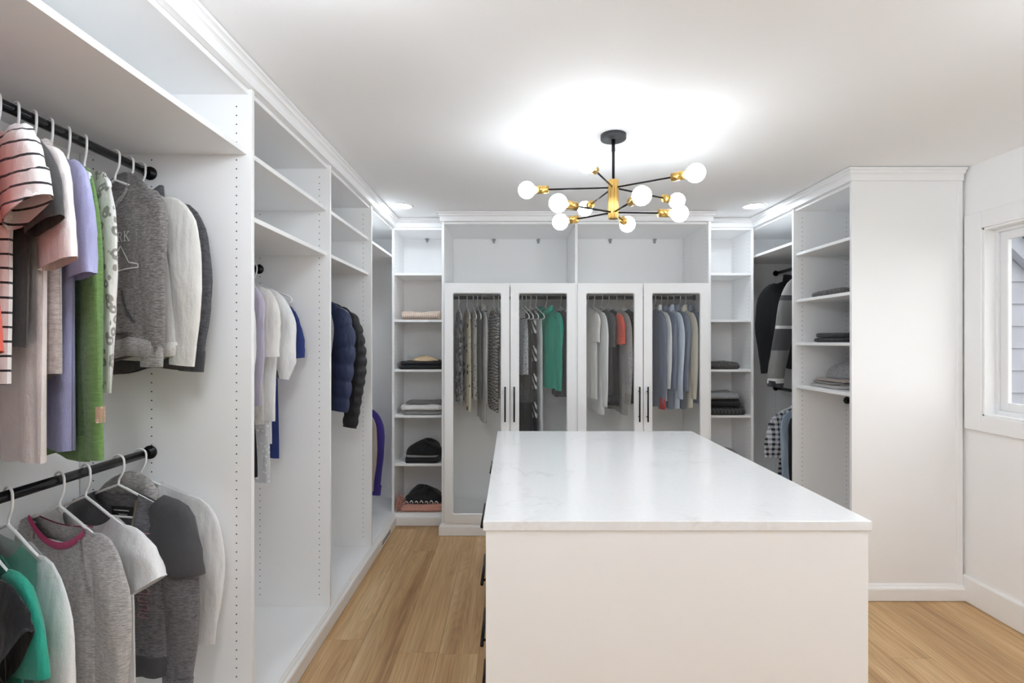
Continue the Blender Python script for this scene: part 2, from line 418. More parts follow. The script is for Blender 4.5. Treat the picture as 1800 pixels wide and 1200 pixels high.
# ================================================================== fitted wardrobes
TH = .019
def rod(parent, p0, p1, r=.0145):
    p0, p1 = Vector(p0), Vector(p1); d = (p1 - p0).normalized()
    o = MB().cyl(p0, p1, r, 20).build('hanging_rod', 'black_rod', parent)
    for p, q in ((p0, d), (p1, -d)):
        m = MB(); m.tube([p, p + q * .006, p + q * .006, p + q * .02], [.024, .024, .019, .018], 20); m.build('rod_flange', 'black_metal', o)
    return o
def pins(parent, spots, r=.0026):
    """spots: (plane 'y'/'x', const, sign, cols, z0, z1)"""
    m = MB()
    for ax, c, sg, cols, z0, z1 in spots:
        n = int((z1 - z0) / .032)
        for u in cols:
            for k in range(n + 1):
                z = z0 + k * .032; ring = []; ring2 = []
                for q in range(7):
                    a = 2 * pi * q / 7; e = sg * .0005
                    ring.append((u + r * cos(a), c + e, z + r * sin(a)) if ax == 'y' else (c + e, u + r * cos(a), z + r * sin(a)))
                    ring2.append((u + r * cos(a), c - e, z + r * sin(a)) if ax == 'y' else (c - e, u + r * cos(a), z + r * sin(a)))
                m.loft([ring2, ring], False, True, True, False)
    return m.build('pin_holes', 'hole_dark', parent, kind='stuff')
ZTOP = 2.366
def bay(label, x_front, x_back, y0, y1, shelves, sides, rods, holes=(), group=None, name='wardrobe_unit', top_set=.012):
    xa, xb = min(x_front, x_back), max(x_front, x_back); sgn = 1 if x_back > x_front else -1
    root = empty(name, ((xa + xb) / 2, (y0 + y1) / 2, 0), label=label, cat='wardrobe')
    for s0 in sides: bx('side_panel', root, x_front, x_back, s0, s0 + TH, .0 if s0 < 0 else .004, ZTOP)
    xs = x_front + sgn * top_set
    bx('top_panel', root, xs, x_back, y0, y1, ZTOP - TH, ZTOP)
    bx('bottom_panel', root, x_front, x_back, y0, y1, .10 - TH, .10)
    bx('back_panel', root, x_back, x_back + sgn * .014, y0, y1, .004, ZTOP)
    for z in shelves:
        bx('shelf', root, x_front + sgn * .018, x_back, y0 + .0005, y1 - .0005, z - TH, z)
    for z, xr in rods: rod(root, (xr, y0, z), (xr, y1, z))
    if holes: pins(root, holes)
    return root
cl = [XL - .055, XL - .360, XL - .570]
RODX = -1.299
L1 = bay('open white wardrobe bay with two black rods of tops hung one above the other', XL, XLB, .919, 1.840, [2.150], [.90, 1.840], [(2.063, RODX), (1.063, RODX)], [('y', 1.840, -1, cl, .16, 2.33)])
L2 = bay('open white wardrobe bay with white blouses and a navy tee on one rod', XL, XLB, 1.859, 2.631, [2.150, 1.920], [2.631], [(1.831, RODX)], [('y', 2.631, -1, cl, .16, 2.33)])
L3 = bay('open white wardrobe bay with a navy puffer jacket on its rod', XL, XLB, 2.650, 3.407, [2.150, 1.920], [3.407], [(1.831, RODX)], [('y', 3.407, -1, cl, .16, 2.33)])
L4 = bay('white corner wardrobe bay with the purple jacket beside the narrow shelf tower', XL - .021, XLB, 3.426, YB, [], [], [(1.063, RODX)], [], top_set=0)
bx('shelf', L4, XL - .0215, XLB, 3.4265, YB, 2.131, 2.150)
bx('bottom_edge', L4, XL, XL - .021, 3.426, YT, .081, .10); bx('top_edge', L4, XL - .012, XL - .021, 3.426, YT, ZTOP - TH, ZTOP)
bx('wall_panel', L4, XLB, XL - .021, YB, YB + .012, .004, ZTOP)
RX = 2.286
R1 = bay('white wardrobe bay with folded clothes on its shelves beside the window wall', XR, 2.541, 2.914, 3.495, [2.062, 1.746, 1.454, 1.163], [3.495], [(1.058, RX)],
         [('y', 3.495, -1, [XR + .060, XR + .362], .16, 2.33)])
bx('end_panel', R1, XR, 2.525, 2.895, 2.914, .004, ZTOP)
bx('scribe_strip', R1, 2.512, 2.545, 2.889, 2.914, .004, ZTOP, 'trim_paint', .002)
R2 = bay('white corner wardrobe bay with winter jackets hanging over shirts', XR, 2.541, 3.514, YB, [2.150], [], [(2.050, RX), (1.058, RX)], [('y', YB, -1, [RX], .16, 2.33)])
bx('wall_panel', R2, XR, 2.541, YB, YB + .012, .004, ZTOP)

TS = [2.005, 1.634, 1.238, .872, .487]
def tower(label, x0, x1, left, right, hx):
    root = empty('shelf_tower', ((x0 + x1) / 2, (YT + YB) / 2, 0), label=label, cat='shelf unit')
    if left: bx('side_panel', root, x0 - TH, x0, YT, YB, .004, ZTOP)
    if right: bx('side_panel', root, x1, x1 + TH, YT, YB, .004, ZTOP)
    bx('back_panel', root, x0 - TH * left, x1 + TH * right, YB, YB + .014, .004, ZTOP)
    bx('top_panel', root, x0, x1, YT + .004, YB, ZTOP - TH, ZTOP)
    bx('bottom_panel', root, x0, x1, YT, YB, .10 - TH, .10)
    for z in TS: bx('shelf', root, x0 + .0005, x1 - .0005, YT + .006, YB, z - TH, z)
    pins(root, hx)
    m = MB()
    xc = (x0 + x1) / 2
    m.tube([(xc, YB - .001, 2.345), (xc, YB - .03, 2.345)], [.016, .016], 14); m.tube([(xc, YB - .022, 2.345), (xc, YB - .022, 2.312)], [.014, .004], 12)
    m.build('mounting_cleat', 'grey_plastic', root)
    return root
TWL = tower('narrow white shelf tower holding the beige knit and the pink shawl', -.936, -.530, True, False, [('x', -.936, 1, [YT + .04, YB - .05], .16, 2.33)])
TWR = tower('narrow white shelf tower holding only dark grey folded knits', 1.500, 1.902, False, True, [('x', 1.902, -1, [YT + .04, YB - .05], .16, 2.33)])

# glazed cabinet on the back wall
CAB = empty('glazed_cabinet', (.485, (YC + YB) / 2, 0), label='wide white cabinet with four glass doors and open cubbies on top', cat='cabinet')
X0, X1 = -.530, 1.500; XM = .485
bx('side_panel', CAB, X0, X0 + TH, YC, YB, .004, ZTOP); bx('side_panel', CAB, X1 - TH, X1, YC, YB, .004, ZTOP)
bx('centre_panel', CAB, XM - .010, XM + .010, YC, YB, .004, ZTOP)
for a, b in ((X0 + TH, XM - .010), (XM + .010, X1 - TH)):
    bx('top_panel', CAB, a, b, YC + .012, YB, ZTOP - TH, ZTOP); bx('middle_shelf', CAB, a, b, YC + .003, YB, 1.876, 1.895)
    bx('bottom_panel', CAB, a, b, YC + .002, YB, .10 - TH, .10); bx('back_panel', CAB, a, b, YB, YB + .014, .004, ZTOP)
    rod(CAB, (a, 4.15, 1.815), (b, 4.15, 1.815))
    for fx in (.36, .75):
        x = a + (b - a) * fx; m = MB()
        m.box(x - .014, x + .014, YB - .022, YB, 2.330, 2.346, .002); m.box(x - .009, x + .009, YB - .016, YB, 2.310, 2.332, .002)
        m.build('mounting_cleat', 'grey_plastic', CAB)
pins(CAB, [('x', X1 - TH, -1, [YC + .05, YB - .20, YB - .05], 1.95, 2.33)])
def rrect(x0, x1, z0, z1, r, k=5):
    pts = []
    for cx, cz, a0 in ((x1 - r, z1 - r, 0), (x0 + r, z1 - r, 90), (x0 + r, z0 + r, 180), (x1 - r, z0 + r, 270)):
        for q in range(k):
            a = radians(a0 + 90 * q / (k - 1)); pts.append((cx + r * cos(a), cz + r * sin(a)))
    return pts
def pull(parent, c, L, axis, out):
    """bar pull: centre c, length L along axis, out = direction it stands off"""
    c = Vector(c); ax = Vector(axis); o = Vector(out); m = MB()
    m.tube([c + o * .032 - ax * L / 2, c + o * .032 + ax * L / 2], [.0062] * 2, 12)
    for s in (-1, 1): m.tube([c + ax * s * L * .36, c + o * .032 + ax * s * L * .36], [.0048] * 2, 10)
    return m.build('handle', 'black_metal', parent)
def door(x0, x1, hx):
    z0, z1 = .097, 1.898; y0, y1 = YC - .021, YC - .001
    o = rrect(x0, x1, z0, z1, .002); i1 = rrect(x0 + .060, x1 - .060, z0 + .066, z1 - .072, .014); i2 = rrect(x0 + .066, x1 - .066, z0 + .072, z1 - .078, .012)
    P = lambda L, y: [(x, y, z) for x, z in L]
    d = MB().loft([P(o, y1), P(o, y0 + .001), P(rrect(x0 + .001, x1 - .001, z0 + .001, z1 - .001, .002), y0), P(i1, y0), P(i2, y0 + .006), P(i2, y1), P(o, y1)], smooth=False).build('door', 'melamine', CAB)
    bx('pane', d, x0 + .064, x1 - .064, y0 + .010, y0 + .014, z0 + .070, z1 - .076, 'pane_glass', 0)
    pull(d, (hx, y0, .992), .262, (0, 0, 1), (0, -1, 0))
dw = (1.474 - (-.511)) / 2
for a, b, hx in ((-.5075, -.0185, -.052), (-.0125, .4765, .016), (.4935, .9825, .950), (.9885, 1.4775, 1.012)):
    door(a, b, hx)

# toe vent
v = empty('toe_kick_vent', (-.914, 3.72, .02), label='white toe-kick air vent with two dark slots in the baseboard', cat='vent')
bx('plate', v, -.9155, -.9125, 3.585, 3.855, .016, .064, 'trim_paint', .001)
for z in (.030, .046): bx('slot', v, -.9128, -.9115, 3.60, 3.84, z - .0035, z + .0035, 'hole_dark', 0)

# ================================================================== island
ISL = empty('island', (.50, 2.34, 0), label='white drawer island with a pale quartz worktop', cat='island')
IX0, IX1, IY0, IY1 = -.080, 1.086, 1.560, 3.108
bx('body', ISL, IX0 + .02, IX1 - .02, IY0 + .02, IY1 - .02, .004, .884)
bx('end_panel', ISL, IX0, IX1, IY0, IY0 + .02, .004, .885); bx('end_panel', ISL, IX0, IX1, IY1 - .02, IY1, .004, .885)
rows = [(.668, .874), (.452, .662), (.212, .446), (.022, .206)]
for (y0, y1, yc) in ((1.584, 2.424, 2.036), (2.430, 3.084, 2.815)):
    for (z0, z1) in rows:
        d = bx('drawer', ISL, IX0, IX0 + .02, y0, y1, z0, z1, 'melamine', .0015)
        pull(d, (IX0, yc, (z0 + z1) / 2), .262, (0, 1, 0), (-1, 0, 0))
        e = bx('drawer', ISL, IX1 - .02, IX1, y0, y1, z0, z1, 'melamine', .0015)
        pull(e, (IX1, yc, (z0 + z1) / 2), .262, (0, 1, 0), (1, 0, 0))
bx('worktop', ISL, -.088, 1.094, 1.554, 3.116, .885, .915, 'quartz', .002, label='pale veined quartz slab')

# ================================================================== lights
CH = empty('chandelier', (.480, 2.425, CEIL), label='black and brass sputnik chandelier with ten round white bulbs', cat='chandelier')
cx, cy = .480, 2.425
MB().lathe([(.001, 0), (.060, 0), (.060, -.020), (.058, -.0235), (.001, -.0235)], (cx, cy, CEIL), n=36).build('canopy', 'canopy_grey', CH)
MB().lathe([(.001, -.02), (.010, -.022), (.0075, -.055), (.0085, -.075), (.0085, -.078), (.0065, -.08), (.0065, -.225), (.001, -.225)], (cx, cy, CEIL), n=16).build('stem', 'black_metal', CH)
hub = MB()
for k in range(6):     # fluted brass hub
    a = pi / 3 * k; hub.lathe([(.001, 2.224), (.0095, 2.224), (.0105, 2.222), (.0105, 2.042), (.0095, 2.040), (.001, 2.040)], (cx + .0145 * cos(a), cy + .0145 * sin(a), 0), n=14)
hub.lathe([(.001, 2.218), (.017, 2.218), (.017, 2.044), (.001, 2.044)], (cx, cy, 0), n=20)
hub.build('hub', 'brass', CH)
bulbs = [(.306, 2.087, 2.188), (.071, 2.463, 2.188), (.794, 2.213, 2.188), (.855, 2.653, 2.188), (.400, 2.810, 2.188),
         (.204, 2.263, 2.071), (.544, 2.148, 2.071), (.800, 2.444, 2.071), (.247, 2.618, 2.071), (.602, 2.670, 2.071)]
for b in bulbs:
    c = Vector((cx, cy, b[2])); d = Vector(b) - c; L = d.length; d.normalize()
    arm = MB().tube([c + d * .008, c + d * (L - .098)], .0042, 10).build('arm', 'black_metal', CH)
    p = c + d * (L - .105)
    MB().tube([p, p + d * .003, p + d * .003, p + d * .060], [.016, .0185, .0190, .0190], 20).build('socket', 'brass', CH)
    q = c + d * L; R = .0415; pts = []; rs = []
    for s, r in ((-.050, .014), (-.044, .0145), (-.038, .0185)): pts.append(q + d * s); rs.append(r)
    for k in range(1, 9):
        a = pi * (.17 + .83 * k / 8); pts.append(q - d * (R * cos(a))); rs.append(max(R * sin(a), .0006))
    MB().tube(pts, rs, 16).build('bulb', 'bulb', CH)
def downlight(x, y, label):
    r = empty('recessed_light', (x, y, CEIL), label=label, cat='ceiling light', group='recessed ceiling lights')
    MB().lathe([(.066, -.001), (.068, -.006), (.080, -.006), (.088, -.003), (.088, 0), (.066, 0)], (x, y, CEIL), n=32).build('trim_ring', 'trim_paint', r)
    MB().lathe([(.001, 0), (.067, 0), (.067, -.0035), (.001, -.0035)], (x, y, CEIL), n=32).build('lens', 'downlight', r)
downlight(-.795, 3.69, 'round recessed light in the ceiling over the narrow tower with the beige knit')
downlight(1.745, 3.69, 'round recessed light in the ceiling over the narrow tower of grey knits')
def globe(x, y, where):  # added fill light near the camera, unseen, built like a hanging globe
    r = empty('added_fill_globe', (x, y, CEIL), label='white opal globe light on a short black stem ' + where, cat='ceiling light', group='globe lights by the entrance')
    MB().lathe([(.001, 0), (.055, 0), (.055, -.018), (.050, -.022), (.001, -.022)], (x, y, CEIL), n=28).build('canopy', 'black_metal', r)
    MB().lathe([(.001, -.02), (.008, -.02), (.008, -.085), (.03, -.088), (.03, -.105), (.001, -.105)], (x, y, CEIL), n=20).build('stem', 'black_metal', r)
    R = .10; MB().lathe([(max(.001, R * sin(pi * k / 10)), -.19 + R * cos(pi * k / 10)) for k in range(11)], (x, y, CEIL), n=16).build('globe', 'fill_globe', r)
globe(-.50, .98, 'in front of the two-rod bay'); globe(1.75, .98, 'in front of the window')
globe(-.50, .35, 'over the entrance end of the wardrobes'); globe(1.75, .35, 'over the entrance end of the window')
# ================================================================== clothes hangers and garments
HANG = {}
def hanger(at, rz, label, group, mat='hanger_white', paddle=False):
    key = (mat, paddle)
    root = empty('clothes_hanger', at, rz, label, 'hanger', group)
    if key not in HANG:
        hk = [(-.0225, 0, -.006), (-.0215, 0, .008), (-.015, 0, .0175), (0, 0, .0225), (.015, 0, .0175), (.0215, 0, .008), (.0228, 0, -.006), (.021, 0, -.026), (.012, 0, -.045), (.003, 0, -.058), (0, 0, -.076)]
        a = MB().tube(crom(hk, 24), .0033, 8).build('hook', mat, root, local=True)
        half = [(0, 0, -.075), (.05, 0, -.093), (.12, 0, -.120), (.180, 0, -.142), (.200, 0, -.153), (.207, 0, -.165), (.200, 0, -.176), (.185, 0, -.180), (.10, 0, -.180), (0, 0, -.180)]
        loop = half + [(-x, y, z) for x, y, z in half[-2:0:-1]]
        b = MB().tube(loop, .0041, 8, closed=True)
        if paddle:
            for s in (-1, 1):
                rings = []
                for t, r in ((-.0055, .7), (-.004, 1), (.004, 1), (.0055, .7)):
                    rings.append([(s * (.165 + r * (.048 * cos(q) )), t, -.150 - .36 * .048 * r * cos(q) + .020 * r * sin(q)) for q in [2 * pi * k / 18 for k in range(18)]])
                b.loft(rings, True, True)
        b = b.build('shoulder_bar', mat, root, local=True)
        HANG[key] = (a.data, b.data)
    else:
        for nm, me in zip(('hook', 'shoulder_bar'), HANG[key]):
            o = bpy.data.objects.new(nm, me); COL.objects.link(o); o.parent = root
    return root

def lerp_table(tab, z):
    """tab: [(z, value)] with z descending"""
    if z >= tab[0][0]: return tab[0][1]
    for (za, a), (zb, b) in zip(tab, tab[1:]):
        if z >= zb:
            t = (za - z) / (za - zb); t = t * t * (3 - 2 * t); return a + (b - a) * t
    return tab[-1][1]

HUNG = []
def settle():
    """Neighbours on one rod press against each other: each garment is squeezed softly into the room
    between the bisecting planes to the garments next to it, so none passes through another."""
    for A in HUNG:
        pa, ra = Vector(A['at'][:2]), A['rz']; ca, sa = cos(ra), sin(ra)
        near = {1: [], -1: []}
        for B in HUNG:
            if B is A or B['rod'] != A['rod']: continue
            d = Vector(B['at'][:2]) - pa; ox, oy = d.x * ca + d.y * sa, -d.x * sa + d.y * ca
            near[1 if oy > 0 else -1].append((abs(oy), ox, oy, B['rz'] - ra))
        lim = {s: sorted(v)[:2] for s, v in near.items()}
        def half(s, x):
            best = 1.0
            for _, ox, oy, ph in lim[s]:
                t = math.tan(ph); k = .5 if abs(t) < 1e-6 else math.tan(ph / 2) / t
                best = min(best, max(.0065, s * (oy + (x - ox) * t) * k - .0008))
            return best
        stack = list(A['root'].children)
        while stack:
            o = stack.pop(); stack += list(o.children)
            if o.type != 'MESH': continue
            for v in o.data.vertices:
                x, y, _ = v.co; s = 1 if y >= 0 else -1; h = half(s, x); q = abs(y) / h
                if q > .45: v.co.y = s * h * (.45 + .55 * math.tanh((q - .45) / .55))

class Garment:
    def __init__(g, at, rz, name, label, cat, group, mat, zh, sw=.205, bw=.225, hw=.235, T=.030, nw=.078, nf=.06, nb=.012,
                 fold=.012, nfold=3, seed=1, openf=0, flat_top=None, puff=0, hang=True, hlabel=None, hmat='hanger_white', paddle=False, NX=26, NZ=24, sway=0, thin=.008, slip=0, slim=.62, bs=.72):
        T *= slim; fold *= slim; g.bs = bs
        if puff: NZ = 80
        g.rnd = random.Random(seed); g.mat = mat; g.group = group
        g.root = empty(name, (at[0], at[1], at[2] - slip), rz, label, cat, group)
        HUNG.append({'root': g.root, 'at': at, 'rz': rz, 'rod': (group, round(at[2], 2))})
        g.sw, g.zh, g.T, g.nw, g.nf, g.nb, g.fold, g.puff, g.flat, g.thin = sw, zh, T, nw, nf, nb, fold, puff, flat_top, thin
        zs = g.zsh(sw)
        g.tab = [(zs, sw), (zs - .12, (sw + bw) / 2), (zs - .25, bw), (zh, hw)] if flat_top is None else [(flat_top, sw), (flat_top - .2, bw), (zh, hw)]
        r = g.rnd
        g.ph = [r.uniform(0, 2 * pi) for _ in range(8)]; g.nf2 = [nfold + r.uniform(-.4, .4), nfold * 1.7 + r.uniform(-.5, .5), nfold * .6]
        g.sway = sway
        m = MB(); xs = [sin((i / NX - .5) * pi) * .6 + (i / NX - .5) * 2 * .4 for i in range(NX + 1)]
        def sheet(side, xl):
            k = len(m.v); n = len(xl); vs = []; fs = []
            for j in range(NZ + 1):
                v = (j / NZ) ** 1.15
                for x in xl: vs.append(g.S(side, x, v))
            for j in range(NZ):
                for i in range(n - 1):
                    f = (j * n + i, j * n + i + 1, (j + 1) * n + i + 1, (j + 1) * n + i)
                    fs.append(f if side < 0 else f[::-1])
            m.add(vs, fs, True)
        if openf:
            sheet(-1, [x for x in xs if x < -openf] + [-openf]); sheet(-1, [openf] + [x for x in xs if x > openf])
        else: sheet(-1, xs)
        sheet(1, xs)
        g.body = m.build('body', mat, g.root, local=True)
        if hang: hanger(at, rz, hlabel or ' '.join(('white plastic hanger carrying the ' + label).split()[:16]), group + ', hangers', hmat, paddle)
    def zsh(g, ax): return -.066 - .385 * ax
    def W(g, z): return lerp_table(g.tab, z)
    def zt(g, side, xh):
        if g.flat is not None: return g.flat
        x = abs(xh) * g.sw
        if x < g.nw:
            q = 1 - (x / g.nw) ** 2
            return g.zsh(g.nw) - (g.nf if side < 0 else g.nb) * q
        return g.zsh(x) - .012 * max(0, (abs(xh) - .9) / .1) ** 2
    def S(g, side, xh, v, off=0.0):
        zt = g.zt(side, xh); z = zt + (g.zh - zt) * v
        z += .006 * sin(5 * xh + g.ph[5]) * v * v + .010 * sin(2.2 * xh + g.ph[6]) * v * v
        x = xh * g.W(z); d = zt - z
        gr = min(1, d / .16); gr = gr * gr * (3 - 2 * gr)
        prof = sqrt(max(0, 1 - abs(xh) ** 2.6))
        t = (g.thin + (g.T - g.thin) * gr) * prof
        if g.flat is not None: t = (.006 + (g.T - .006) * gr) * prof
        A = g.fold * (.15 + .85 * v) * gr
        k = 0 if side < 0 else 1.3
        y = side * t + A * (.55 * sin(2 * pi * g.nf2[0] * xh / 2 + g.ph[0] + k + 1.2 * v) + .35 * sin(2 * pi * g.nf2[1] * xh / 2 + g.ph[1] + k - v * 2) + .3 * sin(2 * pi * g.nf2[2] * xh / 2 + g.ph[2]) + .16 * sin(2 * pi * g.nf2[1] * 1.9 * xh / 2 + g.ph[4] + 3 * v)) * (.25 + .75 * prof)
        if g.puff:
            q = abs(sin(pi * z / g.puff)) ** .6; y = y + side * (.022 * q - .010) * prof * gr; x *= 1 + .03 * q
        y += side * off * (1 if prof > .2 else .6)
        x += g.sway * v * v
        return (x, y, z)
    def patch(g, name, mat, xr, vr, off=.004, side=-1, nx=10, nv=6, by_z=False, **kw):
        m = MB(); vs = []; fs = []
        for j in range(nv + 1):
            for i in range(nx + 1):
                xh = xr[0] + (xr[1] - xr[0]) * i / nx; q = vr[0] + (vr[1] - vr[0]) * j / nv
                if by_z:
                    zt = g.zt(side, xh); v = (q - zt) / (g.zh - zt)
                else: v = q
                vs.append(g.S(side, xh, v, off))
        for j in range(nv):
            for i in range(nx): fs.append((j * (nx + 1) + i, j * (nx + 1) + i + 1, (j + 1) * (nx + 1) + i + 1, (j + 1) * (nx + 1) + i))
        return m.add(vs, fs, True).build(name, mat, g.root, local=True, **kw)
    def hem(g, mat, h=.055, name='hem_band'):
        m = MB(); L = -g.zh
        for side in (-1, 1):
            rows = []
            for j, (dv, o) in enumerate(((-h / L, .001), (-h / L * .92, .005), (-h / L * .5, .006), (.0, .004), (.008, .001))):
                rows.append([g.S(side, -1 + 2 * i / 24, 1 + dv, o) for i in range(25)])
            m.loft(rows, closed=False)
        return m.build(name, mat, g.root, local=True)
    def neckband(g, mat, w=.016, name='neckband', **kw):
        m = MB(); L = -g.zh
        for side in (-1, 1):
            rows = []
            for dv, o in ((-.006, .001), (-.002, .004), (w / L * .6, .005), (w / L, .002)):
                e = g.nw / g.sw
                rows.append([g.S(side, -e + 2 * e * i / 16, dv, o) for i in range(17)])
            m.loft(rows, closed=False)
        return m.build(name, mat, g.root, local=True, **kw)
    def collar(g, mat, h=.05, out=.018, thick=.010, name='collar', gap=True, droop=0.0):
        """stand-up or fold-over collar round the neck opening"""
        m = MB(); n = 22; rows = [[], [], [], []]
        for k in range(n + 1):
            a = (-.5 + (.06 if gap else 0)) * pi + (2 * pi - (.12 * pi if gap else 0)) * k / n
            cx_, cy_ = cos(a), sin(a); z0 = g.zsh(g.nw) - .004 - (g.nf * .8 if cy_ < 0 else g.nb) * abs(cy_) ** 1.5
            bx_, by_ = (g.nw + .004) * cx_, .030 * cy_
            rows[0].append((bx_, by_, z0 - .01)); rows[1].append((bx_ * .97, by_ * .9, z0 + h)); rows[2].append((bx_ * (1 + out / g.nw), by_ + out * cy_, z0 + h * .96 - droop)); rows[3].append((bx_ * (1 + out * 1.3 / g.nw), by_ + out * 1.3 * cy_, z0 - .006 - droop))
        m.loft(rows, closed=False)
        return m.build(name, mat, g.root, local=True)
    def hood(g, mat):
        m = MB(); rings = []
        n = 16
        for j in range(9):
            t = j / 8; a = pi * t; c = Vector((-.092 * cos(a), .022 + .050 * sin(a), g.zsh(.08) + .004 - .055 * (1 - sin(a)) * .6 + .016 * sin(a)))
            rr = .020 + .020 * sin(a); ring = []
            for k in range(n):
                q = 2 * pi * k / n; ring.append((c.x + rr * cos(q) * cos(a) * -1, c.y + rr * cos(q) * sin(a), c.z + rr * 1.15 * sin(q) - .012 * sin(a)))
            rings.append(ring)
        m.loft(rings, True, True)
        for v0 in range(len(m.v)):
            x, y, z = m.v[v0]; m.v[v0] = (x, y + .004 * sin(60 * x + g.ph[3]), z + .004 * sin(45 * x + 20 * y))
        return m.build('hood', mat, g.root, local=True)
    def sleeve(g, sgn, pts, a, b, mat=None, cuff=None, name='sleeve', n=20, seg=18, yoff=0, cuff_len=.055, flare=0):
        """pts: [(x, z)] outward from the shoulder, a/b: radii tables along 0..1"""
        mat = mat or g.mat
        if g.puff: seg = 72
        P = crom([(sgn * x, yoff * min(1, i / 2), z) for i, (x, z) in enumerate(pts)], seg)
        L = 0; acc = [0]
        for p, q in zip(P, P[1:]): L += (q - p).length; acc.append(L)
        T_ = lambda tab, s: tab[min(int(s * (len(tab) - 1)), len(tab) - 2)] * (1 - (s * (len(tab) - 1) - min(int(s * (len(tab) - 1)), len(tab) - 2))) + tab[min(int(s * (len(tab) - 1)), len(tab) - 2) + 1] * (s * (len(tab) - 1) - min(int(s * (len(tab) - 1)), len(tab) - 2))
        ph = g.rnd.uniform(0, 6.28); rings = []; m = MB(); cm = MB(); crs = []
        for i, p in enumerate(P):
            s = acc[i] / L; t = (P[min(i + 1, seg)] - P[max(i - 1, 0)]).normalized()
            nrm = Vector((t.z, 0, -t.x)); nrm.normalize(); by = Vector((0, 1, 0))
            ra, rb = T_(a, s), T_(b, s) * g.bs; ring = []
            if g.puff:
                q = abs(sin(pi * (acc[i]) / g.puff)); q = q ** .6; ra *= .84 + .19 * q; rb *= .62 + .5 * q
            rc = []
            for k in range(n):
                q = 2 * pi * k / n
                wob = 1 + (.07 * sin(3 * q + ph + 5 * s) + .05 * sin(5 * q - 2 * ph + 9 * s) + .03 * sin(8 * q + 14 * s)) * (0 if g.puff else 1) + .05 * sin(9 * s + ph)
                ring.append(p + nrm * (ra * cos(q) * wob) + by * (rb * sin(q) * wob * (1 + .25 * sin(7 * s + 2 * q + ph) * (0 if g.puff else 1))))
                if cuff and acc[i] > L - cuff_len - L / seg: rc.append(p + (nrm * (ra * cos(q)) + by * (rb * sin(q))) * 1.06)
            rings.append(ring)
            if rc: crs.append(rc)
        m.loft(rings); o = m.build(name, mat, g.root, local=True)
        if cuff and len(crs) > 1: cm.loft(crs).build('cuff', cuff, o, local=True)
        return o
    def sleeves(g, kind, mat=None, cuff=None, L=.56, spread=.05, a=None, b=None, sides=(-1, 1), drop=0, wide=1.0, sw=None):
        sw0 = sw or g.sw; sp0 = spread
        for s in sides:
            z0 = g.zsh(sw0); sw = sw0 if s > 0 else sw0 - .045; spread = sp0 if s > 0 else min(sp0, .0)
            if kind == 'long':
                pts = [(sw - .055, z0 - .035), (sw - .005, z0 - .050), (sw + spread * .7, z0 - .13), (sw + spread, z0 - L * .45), (sw + spread * .9, z0 - L * .75), (sw + spread * .7, z0 - L)]
                g.sleeve(s, pts, [v * wide for v in (a or (.045, .070, .066, .060, .052, .046))], [v * wide for v in (b or (.010, .023, .023, .021, .018, .016))], mat, cuff)
            else:
                pts = [(sw - .060, z0 - .030), (sw - .005, z0 - .050), (sw + spread, z0 - .11), (sw + spread * 1.5, z0 - L)]
                g.sleeve(s, pts, [v * wide for v in (a or (.040, .078, .084, .082))], [v * wide for v in (b or (.010, .026, .030, .032))], mat, cuff, seg=12)
    def strokes(g, name, mat, segs, off=.006, side=-1):
        """segs: ((x0,z0),(x1,z1),width) drawn on the cloth"""
        m = MB()
        for (p, q, w) in segs:
            p, q = Vector(p), Vector(q); d = (q - p); L = d.length; d.normalize(); nn = Vector((-d.y, d.x)) * w / 2
            k = max(2, int(L / .012)); vs = []; fs = []
            for i in range(k + 1):
                c = p + d * (L * i / k)
                for e in (c - nn, c + nn):
                    xh = e.x / g.W(e.y); zt = g.zt(side, xh); vs.append(g.S(side, xh, (e.y - zt) / (g.zh - zt), off))
            for i in range(k): fs.append((2 * i, 2 * i + 1, 2 * i + 3, 2 * i + 2))
            m.add(vs, fs)
        return m.build(name, mat, g.root, local=True)

